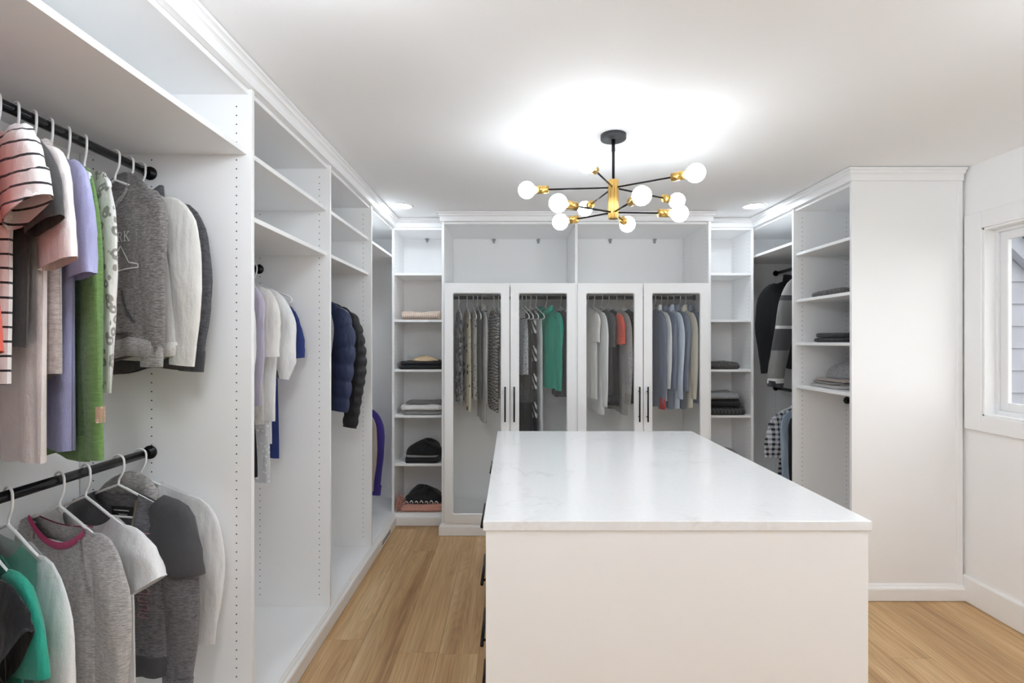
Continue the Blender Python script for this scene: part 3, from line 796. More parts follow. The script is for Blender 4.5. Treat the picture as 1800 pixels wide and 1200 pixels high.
# ------------------------------------------------------------------ folded clothes
def folded(name, label, cat, group, x, y, z, w, d, h, layers, mat, seed=1, rz=0, sag=.0, parts=()):
    r = random.Random(seed); root = empty(name, (x, y, z), rz, label, cat, group)
    lh = h / layers
    for q in range(layers):
        m = MB(); rings = []; n = 44; z0 = q * lh
        sx, sy = r.uniform(.94, 1.0), r.uniform(.94, 1.0); ox, oy = r.uniform(-.006, .006), r.uniform(-.006, .006)
        p1, p2 = r.uniform(0, 6.28), r.uniform(0, 6.28)
        prof = [(0, .93), (.12, .985), (.35, 1.0), (.65, 1.0), (.86, .985), (.97, .95), (1.0, .90), (1.015, .6), (1.02, .2)]
        for u, k in prof:
            ring = []
            for i in range(n):
                a = 2 * pi * i / n; c_, s_ = cos(a), sin(a); e = .28
                px = math.copysign(abs(c_) ** e, c_) * w / 2 * sx * k; py = math.copysign(abs(s_) ** e, s_) * d / 2 * sy * k
                wz = .10 * lh * sin(3 * a + p1) + .07 * lh * sin(5 * a + p2)
                ring.append((px + ox + .002 * sin(7 * a + p2), py + oy + .003 * sin(4 * a + p1), max(0, z0 + lh * u * (1 + (.0 if u < .1 else .05 * sin(2 * a + p1))) + wz * u - sag * lh * u * (abs(c_) ** 3))))
            rings.append(ring)
        zm = max(p[2] for rg_ in rings for p in rg_); kz = (z0 + lh + .003 - z0) / (zm - z0)
        rings = [[(p[0], p[1], max(0, z0 + (p[2] - z0) * kz)) for p in rg_] for rg_ in rings]
        m.loft(rings, True, True).build('fold', mat if not isinstance(mat, (list, tuple)) else mat[q % len(mat)], root, local=True)
        if layers > 1 or w > .2:   # visible rolled edge at the front of the fold
            mm = MB(); yy = -d / 2 * sy * .99 + oy
            mm.tube(crom([(-w * .44 * sx, yy, z0 + lh * .30), (-w * .15, yy - .004, z0 + lh * .42), (w * .18, yy - .003, z0 + lh * .36), (w * .44 * sx, yy, z0 + lh * .40)], 12), lh * .30, 8).build('rolled_edge', mat if not isinstance(mat, (list, tuple)) else mat[q % len(mat)], root, local=True)
    return root
def heap(name, label, cat, group, x, y, z, w, d, h, mat, seed=1, rz=0, ruffle=0):
    r = random.Random(seed); root = empty(name, (x, y, z), rz, label, cat, group); ph = [r.uniform(0, 6.28) for _ in range(8)]
    m = MB(); rings = []; n = 40
    for j in range(15):
        u = j / 14; ring = []
        for i in range(n):
            a = 2 * pi * i / n; R = (1 - u ** 2.4) ** .5 if u < 1 else .02
            R *= 1 + .08 * sin(3 * a + ph[0]) + .05 * sin(5 * a + ph[1] + 3 * u) + ruffle * .06 * sin(19 * a + 6 * u + ph[2])
            e = .6; c_, s_ = cos(a), sin(a)
            zz = h * u * (1 + .16 * sin(2 * a + ph[3]) + .08 * sin(4 * a + ph[4]) * (1 - u)) * (1 if u < .95 else 1)
            ring.append((math.copysign(abs(c_) ** e, c_) * w / 2 * R, math.copysign(abs(s_) ** e, s_) * d / 2 * R, max(0, zz + ruffle * .006 * sin(15 * a + 9 * u) * u)))
        rings.append(ring)
    kx = w / 2 / max(abs(p[0]) for q in rings for p in q); ky = d / 2 / max(abs(p[1]) for q in rings for p in q)
    rings = [[(p[0] * kx, p[1] * ky, p[2]) for p in q] for q in rings]
    m.loft(rings, True, True).build('cloth', mat, root, local=True)
    return root
# ================================================================== fabrics
F = fabric
f_white = F('cotton_white', 'plain', (236, 236, 236)); f_offwhite = F('cotton_offwhite', 'plain', (232, 229, 224))
f_blush = F('cotton_blush', 'plain', (238, 226, 222)); f_linen = F('linen_oatmeal', 'heather', (214, 205, 200), (178, 168, 164), sc=.7)
f_lav = F('cotton_lavender', 'plain', (172, 172, 210)); f_green = F('fleece_green', 'heather', (112, 146, 84), (92, 128, 66), sc=.6)
f_leo = F('leopard_print', 'leopard', (226, 222, 218), (150, 144, 138)); f_hood = F('fleece_grey_heather', 'heather', (150, 145, 142), (86, 82, 80))
f_rib = F('rib_grey', 'heather', (176, 172, 168), (124, 120, 118)); f_cream = F('fleece_cream', 'plain', (230, 227, 221))
f_char = F('charcoal_jersey', 'heather', (92, 92, 96), (58, 58, 62)); f_stripe = F('breton_stripe', 'stripe', (238, 230, 227), (40, 38, 42))
f_dark = F('dark_grey_jersey', 'plain', (66, 64, 64)); f_coral = F('coral_knit', 'plain', (224, 92, 72)); f_peach = F('peach_cotton', 'plain', (240, 208, 190))
f_black = F('black_jersey', 'plain', (24, 24, 26)); f_teal = F('teal_jersey', 'plain', (38, 158, 134)); f_mint = F('mint_chiffon', 'plain', (142, 200, 186))
f_ltgrey = F('light_grey_heather', 'heather', (196, 194, 192), (150, 147, 145)); f_mag = F('magenta_trim', 'plain', (190, 62, 112))
f_dkhea = F('dark_heather', 'heather', (128, 126, 130), (80, 78, 82)); f_charfl = F('charcoal_fleece', 'plain', (74, 73, 76))
f_navy = F('navy_cotton', 'plain', (42, 58, 118)); f_pnavy = F('navy_nylon', 'plain', (44, 54, 88), rough=.5); f_pblack = F('black_nylon', 'plain', (36, 36, 40), rough=.5)
f_lilac = F('lilac_cotton', 'plain', (196, 190, 208)); f_purple = F('purple_fleece', 'plain', (62, 48, 128)); f_taupe = F('taupe_knit', 'plain', (176, 162, 154))
f_gwool = F('grey_wool', 'heather', (158, 158, 160), (124, 124, 126)); f_sherpa = F('grey_sherpa', 'speckle', (130, 130, 132), (90, 90, 92))
f_lace = F('white_lace', 'speckle', (240, 240, 240), (206, 208, 212), sc=.8); f_embro = F('silver_embroidery', 'speckle', (205, 206, 208), (110, 112, 116))
f_floral = F('dark_floral', 'blotch', (150, 158, 166), (40, 44, 50), (20, 20, 24)); f_ikat = F('cream_black_print', 'blotch', (226, 214, 186), (226, 214, 186), (34, 30, 28), sc=1.1)
f_dots = F('dotted_black', 'speckle', (32, 32, 34), (190, 188, 186), sc=.55); f_zebra = F('zebra_knit', 'zebra', (196, 194, 192), (70, 68, 70), sc=.9)
f_stripe2 = F('monochrome_stripe', 'zebra', (225, 225, 225), (25, 25, 28), sc=1.0); f_violet = F('violet_sequin', 'speckle', (120, 112, 140), (230, 230, 236), sc=.6)
f_silver = F('silver_sequin', 'speckle', (96, 98, 104), (228, 229, 233), sc=1.0, rough=.35); f_diag = F('diagonal_print', 'diagonal', (226, 226, 226), (26, 26, 28)); f_satin = F('white_satin', 'plain', (228, 229, 232), rough=.35)
f_blazer = F('emerald_blazer', 'plain', (30, 172, 146), rough=.7); f_slate = F('slate_blue_shirt', 'plain', (120, 130, 152)); f_pblue = F('pale_blue_shirt', 'plain', (205, 216, 232))
f_creamy = F('cream_shirt', 'plain', (226, 218, 200)); f_red = F('red_cloth', 'plain', (196, 36, 44)); f_plaid = F('plaid_cotton', 'plaid', (224, 226, 232), (38, 42, 58))
f_ltblue = F('light_blue_denim', 'plain', (176, 196, 216)); f_hivis = F('grey_work_jacket', 'bands', (126, 126, 124), (72, 70, 74)); f_label = F('woven_label', 'speckle', (226, 208, 188), (170, 140, 116), sc=1.4)
f_pinktxt = F('pink_print', 'plain', (176, 134, 142)); f_txt = F('white_print', 'plain', (232, 231, 228))
f_bknit = F('beige_knit', 'knit', (222, 203, 188), (188, 166, 150)); f_tan = F('tan_satin', 'plain', (212, 184, 146), rough=.5); f_pink = F('pink_shawl', 'plain', (214, 158, 142))
f_gknit = F('grey_knit', 'speckle', (108, 104, 102), (70, 68, 66)); f_dknit = F('dark_cable_knit', 'knit', (74, 73, 72), (44, 43, 43), sc=.5); f_mgrey = F('mid_grey_cotton', 'plain', (142, 140, 138))
f_bw = F('black_white_ruffle', 'speckle', (18, 18, 20), (40, 40, 42), sc=.3)

# ================================================================== upper left rail
UZ, LZ = 2.063, 1.063
def gar(d, ang, name, label, cat, mat, zh, z=UZ, grp='tops on the upper rod of the two-rod bay', x=RODX, **kw):
    return Garment((x, d, z), radians(ang), name, label, cat, grp, mat, zh, **kw)
g = gar(1.787, -9, 'hoodie', 'charcoal hoodie next to the shelf-pin panel', 'hoodie', f_char, -.70, seed=3, T=.028, sw=.18, bw=.19, hw=.2)
g.sleeves('long', None, f_charfl, L=.57, spread=.03); g.hem(f_charfl); g.collar(f_char, .04, .008)
g = gar(1.733, -15, 'sweatshirt', 'cream white sweatshirt between the grey and charcoal hoodies', 'sweatshirt', f_cream, -.66, seed=4, T=.03, sw=.195)
g.sleeves('long', None, f_cream, L=.54, spread=.045, wide=1.05); g.hem(f_cream); g.neckband(f_cream)
g = gar(1.675, -20, 'hoodie', 'grey heather hoodie with white chest print and front pocket', 'hoodie', f_hood, -.66, seed=5, T=.030, sw=.175, bw=.205, hw=.20, fold=.010)
g.sleeves('long', None, f_rib, L=.55, spread=-.005); g.hem(f_rib, .07); g.hood(f_hood); g.neckband(f_rib, .022)
pk = g.patch('kangaroo_pocket', f_hood, (-.62, .62), (-.44, -.585), .009, by_z=True)
g.strokes('pocket_seam', f_charfl, [((.075, -.445), (.085, -.49), .010), ((.085, -.49), (.128, -.55), .010), ((-.075, -.445), (-.085, -.49), .010), ((-.085, -.49), (-.128, -.55), .010), ((-.075, -.441), (.075, -.441), .004)], .0115)
def RK(x0, z0, h):
    w = h * .11; s = []
    s += [((x0, z0), (x0, z0 - h), w), ((x0 - .2 * h, z0 - h), (x0 + .2 * h, z0 - h), w * .5), ((x0 - .2 * h, z0), (x0 + .3 * h, z0), w * .5), ((x0 + .3 * h, z0), (x0 + .5 * h, z0 - .12 * h), w * .9), ((x0 + .5 * h, z0 - .12 * h), (x0 + .5 * h, z0 - .36 * h), w), ((x0 + .5 * h, z0 - .36 * h), (x0 + .3 * h, z0 - .5 * h), w * .9), ((x0, z0 - .5 * h), (x0 + .3 * h, z0 - .5 * h), w * .5), ((x0 + .25 * h, z0 - .5 * h), (x0 + .62 * h, z0 - h), w), ((x0 + .5 * h, z0 - h), (x0 + .75 * h, z0 - h), w * .5)]
    k = x0 + 1.05 * h
    s += [((k, z0), (k, z0 - h), w), ((k - .2 * h, z0), (k + .2 * h, z0), w * .5), ((k - .2 * h, z0 - h), (k + .2 * h, z0 - h), w * .5), ((k, z0 - .56 * h), (k + .55 * h, z0), w * .6), ((k + .2 * h, z0 - .4 * h), (k + .62 * h, z0 - h), w), ((k + .4 * h, z0), (k + .7 * h, z0), w * .5), ((k + .48 * h, z0 - h), (k + .78 * h, z0 - h), w * .5)]
    return s
g.strokes('chest_lettering', f_txt, RK(.047, -.255, .030), .004)
g.strokes('chest_emblem', f_txt, [((x0 + .016, z0), (x1 + .016, z1), w_) for (x0, z0), (x1, z1), w_ in (((.042, -.298), (.082, -.355), .0045), ((.082, -.355), (.120, -.361), .0045), ((.120, -.361), (.123, -.372), .0045), ((.123, -.372), (.0, -.381), .0045), ((.042, -.298), (.002, -.355), .0045))], .004)
g = gar(1.555, -35, 'top', 'white top with grey leopard spots beside the grey heather hoodie', 'top', f_leo, -.72, seed=6, T=.030, sw=.155, bw=.19, hw=.2, paddle=True)
g.sleeves('long', None, None, L=.62, spread=.02)
g = gar(1.497, -36, 'sweatshirt', 'long green sweatshirt with a woven patch near the hem', 'sweatshirt', f_green, -.93, seed=7, T=.036, sw=.185, bw=.20, hw=.21, fold=.010)
g.sleeve(1, [(.12, -.165), (.168, -.20), (.195, -.34), (.215, -.60), (.235, -.915)], (.05, .066, .062, .058, .052), (.01, .026, .026, .024, .020), None, f_green)
g.sleeves('long', None, f_green, L=.76, spread=0, sides=(-1,)); g.hem(f_green, .075); g.neckband(f_green, .02)
pm2 = MB(); pm2.loft([[((.231 + .058 * sqrt(max(0, 1 - (yy / .0205) ** 2))), yy, -.772 - .014 * j) for yy in (-.010, -.005, 0, .005, .009, .013, .016)] for j in range(4)], closed=False)
pm2.build('woven_patch', f_label, g.root, local=True, label='small woven fabric patch')
g = gar(1.440, -34, 'tee', 'lavender cotton tee hanging against the green sweatshirt', 't-shirt', f_lav, -.90, seed=8, T=.036, sw=.185, bw=.18, hw=.17, fold=.02)
g.sleeves('short', None, None, L=.30, spread=.035, wide=1.05)
g = gar(1.390, -32, 'top', 'oatmeal linen top between the lavender and the blush tees', 'top', f_linen, -.70, seed=9, T=.030, sw=.15, bw=.185, hw=.19, paddle=True)
g.collar(f_linen, .03, .012)
g = gar(1.340, -30, 'tee', 'long blush white tee with wide short sleeves', 't-shirt', f_blush, -.90, seed=10, T=.040, sw=.195, bw=.175, hw=.165, fold=.026)
g.sleeves('short', None, None, L=.28, spread=.045, wide=1.1)
g = gar(1.291, -28.5, 'tee', 'dark grey tee tucked behind the striped tee', 't-shirt', f_dark, -.62, seed=11, T=.03, sw=.195, bw=.18, hw=.17)
g.sleeves('short', None, None, L=.20, spread=.05)
g = gar(1.243, -27, 'tee', 'pale tee with thin black stripes and a ruffled sleeve', 't-shirt', f_stripe, -.70, seed=12, T=.038, sw=.195, bw=.17, hw=.16, fold=.024)
g.sleeves('short', None, f_stripe, L=.18, spread=.05, wide=1.15)
g = gar(1.120, -20, 'sweater', 'coral red knit sweater at the near end of the upper rod', 'sweater', f_coral, -.66, seed=13, T=.035, sw=.18)
g.sleeve(1, [(.13, -.165), (.17, -.20), (.19, -.32), (.22, -.48), (.245, -.63)], (.045, .055, .052, .05, .05), (.01, .026, .028, .026, .024), None, f_coral)
g.sleeves('long', None, f_coral, L=.47, spread=0, sides=(-1,))

# ================================================================== lower left rail
LG = 'tops on the lower rod of the two-rod bay'
def lo(*a, **k): return gar(*a, z=LZ, grp=LG, **k)
g = lo(1.788, -4, 'blouse', 'thin white long-sleeved blouse behind the zip hoodie', 'blouse', f_white, -.58, seed=21, T=.026, sw=.205)
g.sleeves('long', None, None, L=.50, spread=.035, wide=1.0); g.neckband(f_white)
g = lo(1.690, -12, 'zip_hoodie', 'grey zip hoodie with charcoal shoulders and pink lettering', 'hoodie', f_dkhea, -.66, seed=22, T=.042, slim=.9, bs=.95, sw=.205, bw=.22, hw=.21, openf=.42, nf=.05, nw=.085)
g.sleeves('long', None, f_dkhea, L=.60, spread=.035, wide=1.1); g.hem(f_charfl, .075); g.hood(f_rib)
for s in (-1, 1):
    z0 = g.zsh(.2)
    o_ = 0 if s > 0 else .085
    g.sleeve(s, [(.145 - o_, z0 + .010), (.198 - o_, z0 - .045), (.233 - o_, z0 - .13), (.241 - o_, z0 - .20)], (.046, .092, .090, .084), (.018, .040, .043, .040), f_charfl, None, 'shoulder_panel', seg=10)
g.patch('zip', 'zip_metal', (.41, .45), (.03, 1.0), .006, nx=2, nv=22); g.patch('zip', 'zip_metal', (-.45, -.41), (.03, 1.0), .006, nx=2, nv=22)
lt = []
for i, zz in enumerate((-.215, -.24, -.265, -.36, -.385, -.41, -.435, -.46)):
    lt += [((.122, zz), (.158, zz), .004), ((.122, zz - .015), (.158, zz - .015), .004), ((.122 if i % 2 else .158, zz), (.122 if i % 2 else .158, zz - .015), .004)]
g.strokes('chest_lettering', f_pinktxt, lt, .006)
g.patch('neck_label', f_black, (-.20, .24), (-.150, -.195), -.004, side=1, by_z=True)
g.strokes('label_print', f_txt, [((-.03, -.163), (.032, -.163), .004), ((-.015, -.178), (.02, -.178), .004)], -.0065, side=1)
g = lo(1.560, -22, 'top', 'white scoop-neck top with short flutter sleeves', 'top', f_white, -.64, seed=23, T=.032, slim=.9, bs=.9, sw=.205, nw=.13, nf=.10, nb=.05, fold=.018)
g.sleeves('short', None, None, L=.15, spread=.055, wide=.9)
g = lo(1.470, -22, 'tee', 'grey heather long-sleeved tee with a magenta neckline', 't-shirt', f_ltgrey, -.72, seed=24, T=.036, slim=.85, bs=.9, sw=.205, nw=.135, nf=.060, nb=.015, fold=.020)
g.sleeves('long', None, None, L=.62, spread=.02, wide=1.12); g.neckband(f_mag, .022, label='magenta neckband')
g.strokes('raglan_seam', f_rib, [((.085, -.115), (.14, -.20), .010), ((.14, -.20), (.185, -.29), .010)], .003)
g = lo(1.320, -25, 'blouse', 'white long-sleeved blouse in front of the magenta-necked tee', 'blouse', f_white, -.70, seed=25, T=.032, slim=.8, bs=.85, sw=.2, nw=.10, nf=.05)
g.sleeves('long', None, None, L=.60, spread=.03, wide=1.1)
g.patch('yoke', f_mint, (-.9, .86), (.0, .42), .006, nx=18, nv=10, label='mint chiffon front')
g = lo(1.245, -26, 'tee', 'teal green jersey tee under the black top', 't-shirt', f_teal, -.70, seed=26, T=.03, sw=.19)
g.sleeves('short', None, None, L=.20, spread=.045)
g = lo(1.200, -24, 'top', 'black jersey top at the near end of the lower rod', 'top', f_black, -.50, seed=27, T=.034, sw=.195)
g.sleeves('short', None, None, L=.13, spread=.05)

# ================================================================== second left bay
B2 = 'clothes in the blouse bay'
def b2(*a, **k): return gar(*a, z=1.831, grp=B2, **k)
g = b2(2.565, -6, 'tee', 'navy blue short-sleeved tee behind the white blouses', 't-shirt', f_navy, -.90, seed=31, T=.028, sw=.145, bw=.13, hw=.14, slip=.045, hlabel='white plastic hanger with a bare tip carrying the navy tee')
g.sleeves('short', None, f_navy, L=.29, spread=.04, wide=.8)
g = b2(2.455, -8, 'blouse', 'white peasant blouse with silver embroidery and gathered cuffs', 'blouse', f_white, -.86, seed=32, hlabel='white plastic hanger carrying the embroidered peasant blouse', T=.030, sw=.155, bw=.15, hw=.16)
g.sleeves('long', None, f_embro, L=.42, spread=.075, a=(.045, .06, .056, .056, .066, .034), b=(.01, .028, .03, .034, .040, .02))
g.patch('embroidery', f_embro, (.45, .70), (.02, .22), .006); g.patch('embroidery', f_embro, (-.70, -.45), (.02, .22), .006)
g = b2(2.360, -8, 'blouse', 'long white lace-hemmed blouse next to the embroidered one', 'blouse', f_lace, -1.02, seed=33, T=.032, sw=.175, bw=.185, hw=.20, fold=.018)
g.sleeves('long', f_white, None, L=.60, spread=.0, wide=.95); g.collar(f_white, .035)
g = b2(2.285, -8, 'blouse', 'white short-sleeved blouse beside the lilac one', 'blouse', f_offwhite, -.74, seed=37, T=.03, sw=.19, bw=.2, hw=.21)
g.sleeves('short', None, None, L=.30, spread=.01)
g = b2(2.215, -8, 'blouse', 'lilac blouse between a white blouse and the black dress', 'blouse', f_lilac, -.66, seed=34, T=.028, sw=.18)
g.sleeves('long', None, None, L=.45, spread=.005)
g = b2(2.150, -8, 'dress', 'black sleeveless dress next to the shelf panel', 'dress', f_black, -.92, seed=35, T=.03, sw=.17, bw=.215, hw=.25)
g = b2(2.085, -8, 'shirt', 'long plain white shirt half hidden behind the shelf panel', 'shirt', f_white, -1.10, seed=36, T=.03, sw=.19, bw=.225, hw=.238)
g.sleeves('long', None, None, L=.55, spread=.02); g.collar(f_white, .035)

# ================================================================== third left bay
B3 = 'coats in the puffer bay'
def b3(*a, **k): return gar(*a, z=1.831, grp=B3, **k)
g = b3(3.345, -4, 'jacket', 'grey sherpa jacket behind the black puffer', 'jacket', f_sherpa, -.62, seed=41, T=.035, sw=.2, hlabel='white plastic hanger with a bare loop end in the puffer bay')
g.collar(f_sherpa, .06, .02)
g = b3(3.225, -8, 'puffer_jacket', 'black quilted puffer jacket behind the navy puffer', 'jacket', f_pblack, -.76, seed=42, T=.045, slim=.8, bs=.9, sw=.205, bw=.22, hw=.22, puff=.062)
g.sleeves('long', None, None, L=.76, spread=.125, wide=1.12); g.collar(f_pblack, .06, .02)
g.strokes('sleeve_badge', f_coral, [((.205, -.20), (.205, -.225), .02)], .03)
g = b3(3.085, -10, 'puffer_jacket', 'navy blue quilted puffer jacket with wide sleeves', 'jacket', f_pnavy, -.72, seed=43, T=.05, slim=.8, bs=.95, sw=.2, bw=.21, hw=.21, puff=.10)
g.sleeves('long', None, None, L=.64, spread=.105, wide=1.25); g.collar(f_pnavy, .055, .02)
g = b3(2.960, -8, 'coat', 'long light grey wool coat beneath the navy puffer', 'coat', f_gwool, -1.10, seed=44, T=.036, sw=.19, bw=.22, hw=.24)
g.sleeves('long', None, None, L=.55, spread=.02); g.collar(f_gwool, .05)

# ================================================================== left corner bay
B4 = 'clothes in the corner bay beside the tower'
def b4(*a, **k): return gar(*a, z=1.063, grp=B4, **k)
g = b4(4.02, -4, 'jacket', 'purple fleece jacket beside the narrow tower', 'jacket', f_purple, -.76, seed=51, T=.034, sw=.2, bw=.23, hw=.23); g.sleeves('long', None, f_purple, L=.66, spread=.035); g.collar(f_purple, .05)
g = b4(3.90, -4, 'cardigan', 'taupe knit cardigan next to the purple jacket', 'cardigan', f_taupe, -.68, seed=52, T=.03, sw=.19, bw=.21, hw=.21); g.sleeves('long', None, None, L=.60, spread=.02)
g = b4(3.78, -4, 'blouse', 'white blouse at the near end of the corner rod', 'blouse', f_white, -.80, seed=53, T=.03, sw=.18, bw=.20, hw=.21); g.sleeves('long', None, None, L=.52, spread=.0)

# ================================================================== glazed cabinet
GC = 'clothes behind the glass doors'
def gc(px, name, label, cat, mat, zbot, ang=-90, **kw):
    kw.setdefault('T', .034); kw.setdefault('sw', .185); kw.setdefault('bw', .195); kw.setdefault('hw', .20); kw.setdefault('NX', 18); kw.setdefault('NZ', 18)
    x = (px - 900) / 900 * 4.02
    return Garment((x, 4.15, 1.815), radians(ang), name, label, cat, GC, mat, zbot - 1.815, **kw)
gc(803, 'dress', 'dark grey-blue floral dress at the end of the cabinet rod', 'dress', f_floral, .99, seed=61, ang=-78)
gc(818, 'dress', 'cream dress with black ikat print behind glass', 'dress', f_ikat, .93, seed=62, ang=-78, T=.034)
gc(829, 'dress', 'black dress dotted with pale flecks behind glass', 'dress', f_dots, 1.00, seed=63, ang=-78)
gc(837, 'dress', 'plain charcoal dress beside the pale grey cardigan', 'dress', f_char, 1.02, seed=64, ang=-78)
g = gc(845, 'cardigan', 'long pale grey cardigan behind the first glass door', 'cardigan', f_ltgrey, .83, seed=65, ang=-78, T=.034); g.sleeves('long', None, None, L=.70, spread=.01, wide=.95); g.collar(f_ltgrey, .04)
g = gc(866, 'dress', 'grey zebra-striped tee dress behind glass', 'dress', f_zebra, .92, seed=66, ang=-78, T=.034); g.sleeves('short', None, None, L=.25, spread=-.012, wide=.82)
gc(875, 'dress', 'violet sequinned dress beside the zebra dress', 'dress', f_violet, 1.02, seed=67, ang=-78)
gc(885, 'dress', 'monochrome wavy-striped dress behind the door stile', 'dress', f_stripe2, 1.0, seed=68, ang=-78)
gc(917, 'trousers', 'silver sequinned trousers folded over a hanger', 'trousers', f_silver, 1.20, seed=69, ang=-74, flat_top=-.175, sw=.16, bw=.165, hw=.17)
gc(924, 'skirt', 'black skirt behind the silver trousers', 'skirt', f_black, .60, seed=70, ang=-74, flat_top=-.165, sw=.14, bw=.16, hw=.18)
gc(933, 'dress', 'black and white diagonal-striped maxi dress', 'dress', f_diag, .55, seed=71, ang=-74, T=.034, sw=.13, bw=.16, hw=.18)
gc(943, 'trousers', 'white satin trousers beside the emerald blazer', 'trousers', f_satin, .55, seed=72, ang=-74, flat_top=-.175, sw=.15, bw=.16, hw=.17)
g = gc(961, 'blazer', 'emerald green blazer behind the second glass door', 'blazer', f_blazer, 1.10, seed=73, ang=-62, T=.04); g.sleeves('long', None, None, L=.60, spread=.0); g.collar(f_blazer, .035)
gc(988, 'dress', 'charcoal black dress hung alone beside the centre panel', 'dress', f_dark, 1.02, seed=74, ang=-78, T=.034, hw=.23)
g = gc(1036, 'tee', 'white short-sleeved tee at the start of the third door', 't-shirt', f_offwhite, 1.02, seed=75, ang=-75); g.sleeves('short', None, None, L=.22, spread=-.01, wide=.85)
g = gc(1048, 'tee', 'white long-sleeved tee under a short white sleeve', 't-shirt', f_white, .90, seed=76, ang=-75, T=.03); g.sleeves('long', None, None, L=.72, spread=.02)
g = gc(1062, 'tee', 'dark grey short-sleeved tee behind the third door', 't-shirt', f_char, 1.05, seed=77, ang=-75, T=.032); g.sleeves('short', None, None, L=.26, spread=-.005, wide=.85)
g = gc(1074, 'tee', 'black tee with a coral red stripe behind glass', 't-shirt', f_black, .95, seed=78, ang=-75, T=.03); g.sleeves('short', f_coral, None, L=.24, spread=.03, wide=.8)
g = gc(1088, 'tee', 'pale grey long-sleeved tee behind the third door', 't-shirt', f_ltgrey, .90, seed=79, ang=-75, T=.03); g.sleeves('long', None, f_rib, L=.70, spread=.03)
g = gc(1102, 'tee', 'plain black tee beside the pale grey long-sleeved tee', 't-shirt', f_black, .98, seed=80, ang=-75, T=.03); g.sleeves('short', None, None, L=.2, spread=-.012, wide=.82)
g = gc(1118, 'tee', 'pale tee with a red hem behind the third door stile', 't-shirt', f_offwhite, .97, seed=81, ang=-75); g.sleeves('long', None, None, L=.60, spread=.0); g.hem(f_red, .04)
g = gc(1150, 'shirt', 'slate shirt with a red lining at the fourth door', 'shirt', f_slate, .95, seed=82, ang=-77); g.sleeves('long', None, f_red, L=.74, spread=.01)
g = gc(1158, 'shirt', 'white dress shirt between slate blue shirts', 'shirt', f_white, 1.0, seed=83, ang=-77); g.sleeves('long', None, None, L=.58, spread=.02); g.collar(f_white, .04)
g = gc(1169, 'shirt', 'slate blue shirt with a broad back behind glass', 'shirt', f_slate, .94, seed=84, ang=-77, T=.034); g.sleeves('long', None, None, L=.60, spread=.0); g.collar(f_slate, .04)
g = gc(1180, 'shirt', 'pale blue dress shirt among the slate shirts', 'shirt', f_pblue, .93, seed=85, ang=-77); g.sleeves('long', None, None, L=.66, spread=.01); g.collar(f_pblue, .04)
g = gc(1191, 'shirt', 'slate blue shirt next to the cream shirt', 'shirt', f_slate, .95, seed=86, ang=-77, T=.034); g.sleeves('long', None, None, L=.60, spread=.0); g.collar(f_slate, .04)
g = gc(1203, 'shirt', 'cream dress shirt behind the fourth glass door', 'shirt', f_creamy, .95, seed=87, ang=-77); g.sleeves('long', None, None, L=.66, spread=.02); g.collar(f_creamy, .04)
g = gc(1213, 'shirt', 'slate blue shirt hung last beside the cabinet side', 'shirt', f_slate, .97, seed=88, ang=-77, T=.034); g.sleeves('long', None, None, L=.60, spread=.0); g.collar(f_slate, .04)

# ================================================================== right corner bay
RG = 'clothes in the winter jacket bay'
def rg(d, ang, z, name, label, cat, mat, zh, **kw): return Garment((RX, d, z), radians(180 + ang), name, label, cat, RG, mat, zh, **kw)
g = rg(4.13, 6, 2.05, 'jacket', 'long black jacket behind the grey work jacket', 'jacket', f_black, -.80, seed=91, T=.045, sw=.20, bw=.24, hw=.25); g.sleeves('long', None, None, L=.70, spread=.06, wide=1.2); g.collar(f_black, .05)
g = rg(3.88, 14, 2.05, 'work_jacket', 'grey work jacket with pale reflective bands', 'jacket', f_hivis, -.82, seed=92, T=.05, sw=.19, bw=.18, hw=.19); g.collar(f_hivis, .05)
g.sleeve(1, [(.12, -.155), (.19, -.21), (.245, -.40), (.30, -.66), (.345, -.93)], (.06, .085, .080, .075, .062), (.014, .045, .045, .042, .036), None, f_pblack)
g.sleeves('long', None, f_pblack, L=.78, spread=0, sides=(-1,))
g = rg(4.02, 6, 1.058, 'shirt', 'black and white plaid short-sleeved shirt', 'shirt', f_plaid, -.62, seed=93, T=.03, sw=.15, bw=.19, hw=.21, slip=.02); g.sleeves('short', None, None, L=.36, spread=.06); g.collar(f_plaid, .04)
g = rg(3.90, 6, 1.058, 'shirt', 'light blue denim shirt beside the plaid shirt', 'shirt', f_ltblue, -.70, seed=94, T=.03, sw=.19); g.sleeves('long', None, None, L=.58, spread=.0); g.collar(f_ltblue, .04)
g = rg(3.79, 6, 1.058, 'shirt', 'black shirt between the light blue and white shirts', 'shirt', f_black, -.72, seed=95, T=.03, sw=.19); g.sleeves('long', None, None, L=.58, spread=.0)
g = rg(3.68, 6, 1.058, 'shirt', 'white shirt hung low beside the shelf divider', 'shirt', f_white, -.72, seed=96, T=.03, sw=.19); g.sleeves('long', None, None, L=.60, spread=.03)

settle()

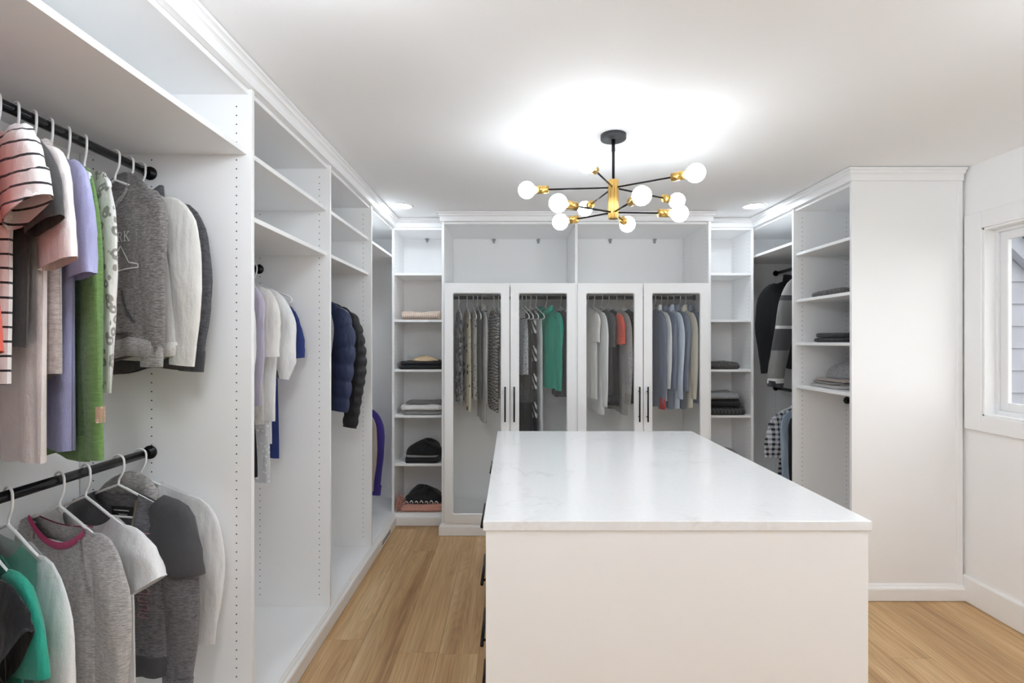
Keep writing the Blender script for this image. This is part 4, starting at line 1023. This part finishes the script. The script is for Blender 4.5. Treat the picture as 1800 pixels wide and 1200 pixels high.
# ================================================================== folded clothes
tx = -.733; ty = 4.235; TG = 'folded clothes in the tower with the beige knit'
folded('knit_throw', 'folded beige ribbed knit on its own tower shelf', 'knitwear', TG, tx, ty, TS[1], .345, .29, .070, 1, f_bknit, 1)
folded('folded_trousers', 'folded black trousers under the tan scarf', 'trousers', TG, tx + .005, ty, TS[2], .36, .30, .066, 2, f_black, 2)
heap('scarf', 'crumpled tan satin scarf on the black trousers', 'scarf', TG, tx + .02, ty - .03, TS[2] + .064, .22, .20, .036, f_tan, 3, ruffle=.6)
folded('folded_jeans', 'folded grey jeans under the white tops', 'jeans', TG, tx + .01, ty, TS[3], .33, .29, .036, 1, f_mgrey, 4)
folded('folded_tee', 'folded white top on the grey jeans', 't-shirt', TG, tx, ty, TS[3] + .036, .345, .29, .042, 1, f_offwhite, 5)
folded('folded_tee', 'folded pale grey top laid on the white one', 't-shirt', TG, tx + .01, ty + .04, TS[3] + .079, .30, .20, .016, 1, f_mgrey, 6)
folded('folded_trousers', 'folded black leggings at the bottom of the black pile', 'leggings', TG, tx + .01, ty, TS[4], .30, .28, .042, 1, f_black, 7)
folded('folded_tee', 'thin grey tee sandwiched between black clothes', 't-shirt', TG, tx + .01, ty, TS[4] + .042, .28, .26, .018, 1, f_mgrey, 8)
heap('sweater', 'bulky black sweater heaped on the grey tee', 'sweater', TG, tx + .02, ty, TS[4] + .060, .30, .28, .10, f_black, 9)
sh = folded('shawl', 'pink fringed shawl folded on the bottom tower shelf', 'shawl', TG, tx + .005, ty, .10, .37, .29, .056, 1, f_pink, 10)
fm = MB(); rr = random.Random(4)
for k in range(46):
    y = -.15 + rr.uniform(0, .12); x = -.185 + rr.uniform(-.006, .026); z = rr.uniform(.04, .12)
    fm.tube(crom([(x, y, z), (x - .006, y - .012, z + .004), (x - .004 + rr.uniform(-.01, .01), y - .020, z - .020), (x + rr.uniform(-.006, .01), y - .016, max(.004, z - .05))], 6), .0022, 5)
fm.build('fringe', f_pink, sh, local=True, kind='stuff')
b_ = heap('ruffled_top', 'black ruffled top with white pattern on the pink shawl', 'top', TG, tx + .012, ty - .005, .157, .31, .27, .105, f_bw, 11, ruffle=1)
pm_ = MB()
for k in range(7):
    x = -.12 + .04 * k; pm_.tube(crom([(x - .016, -.130, .014), (x - .004, -.137, .026 + .006 * (k % 2)), (x + .010, -.135, .012)], 5), .0045, 6)
pm_.build('white_pattern', f_white, b_, local=True)
ux = 1.70; UG = 'folded knits in the grey knit tower'
folded('knit_sweater', 'single dark grey speckled knit alone on its shelf', 'sweater', UG, ux - .03, ty, TS[2], .33, .29, .060, 1, f_gknit, 12)
folded('knit_sweater', 'dark ribbed cable-knit sweater at the bottom of three', 'sweater', UG, ux, ty, TS[3], .375, .30, .066, 1, f_dknit, 13)
folded('knit_sweater', 'black sweater in the middle of the stack of three', 'sweater', UG, ux - .015, ty, TS[3] + .066, .34, .29, .058, 1, f_black, 14)
folded('knit_sweater', 'mid grey sweater on top of the stack of three', 'sweater', UG, ux - .03, ty, TS[3] + .124, .32, .28, .056, 1, f_gwool, 15)
heap('sweater', 'soft grey sweater on the shelf below the stack of three', 'sweater', UG, ux + .055, ty, TS[4], .22, .26, .09, f_gwool, 16)
vx, vy = 2.235, 3.215; VG = 'folded clothes beside the window wall'
folded('folded_jeans', 'folded dark grey jeans on the highest used shelf', 'jeans', VG, vx - .02, vy, 1.746, .50, .44, .042, 1, f_gknit, 17)
folded('folded_jeans', 'rolled charcoal jeans laid on the dark grey pair', 'jeans', VG, vx + .12, vy - .10, 1.788, .20, .22, .022, 1, f_char, 18)
folded('folded_trousers', 'folded black trousers alone on their wide shelf', 'trousers', VG, vx, vy, 1.454, .50, .42, .062, 2, f_black, 19)
folded('folded_tee', 'folded black and white tee at the front of the lowest shelf', 't-shirt', VG, vx + .13, vy - .17, 1.163, .26, .18, .030, 2, [f_black, f_white], 20)
folded('folded_shirts', 'thin pale grey shirt folded flat on the lowest shelf', 'shirt', VG, vx - .07, vy + .09, 1.163, .36, .32, .022, 1, f_ltgrey, 21)
folded('folded_shirts', 'taupe grey shirt folded above the pale grey one', 'shirt', VG, vx - .05, vy + .09, 1.186, .34, .30, .034, 2, [f_mgrey, f_taupe], 22)
heap('sweater', 'grey sweater heaped on the folded shirts', 'sweater', VG, vx + .02, vy + .09, 1.220, .36, .28, .125, f_gwool, 23)
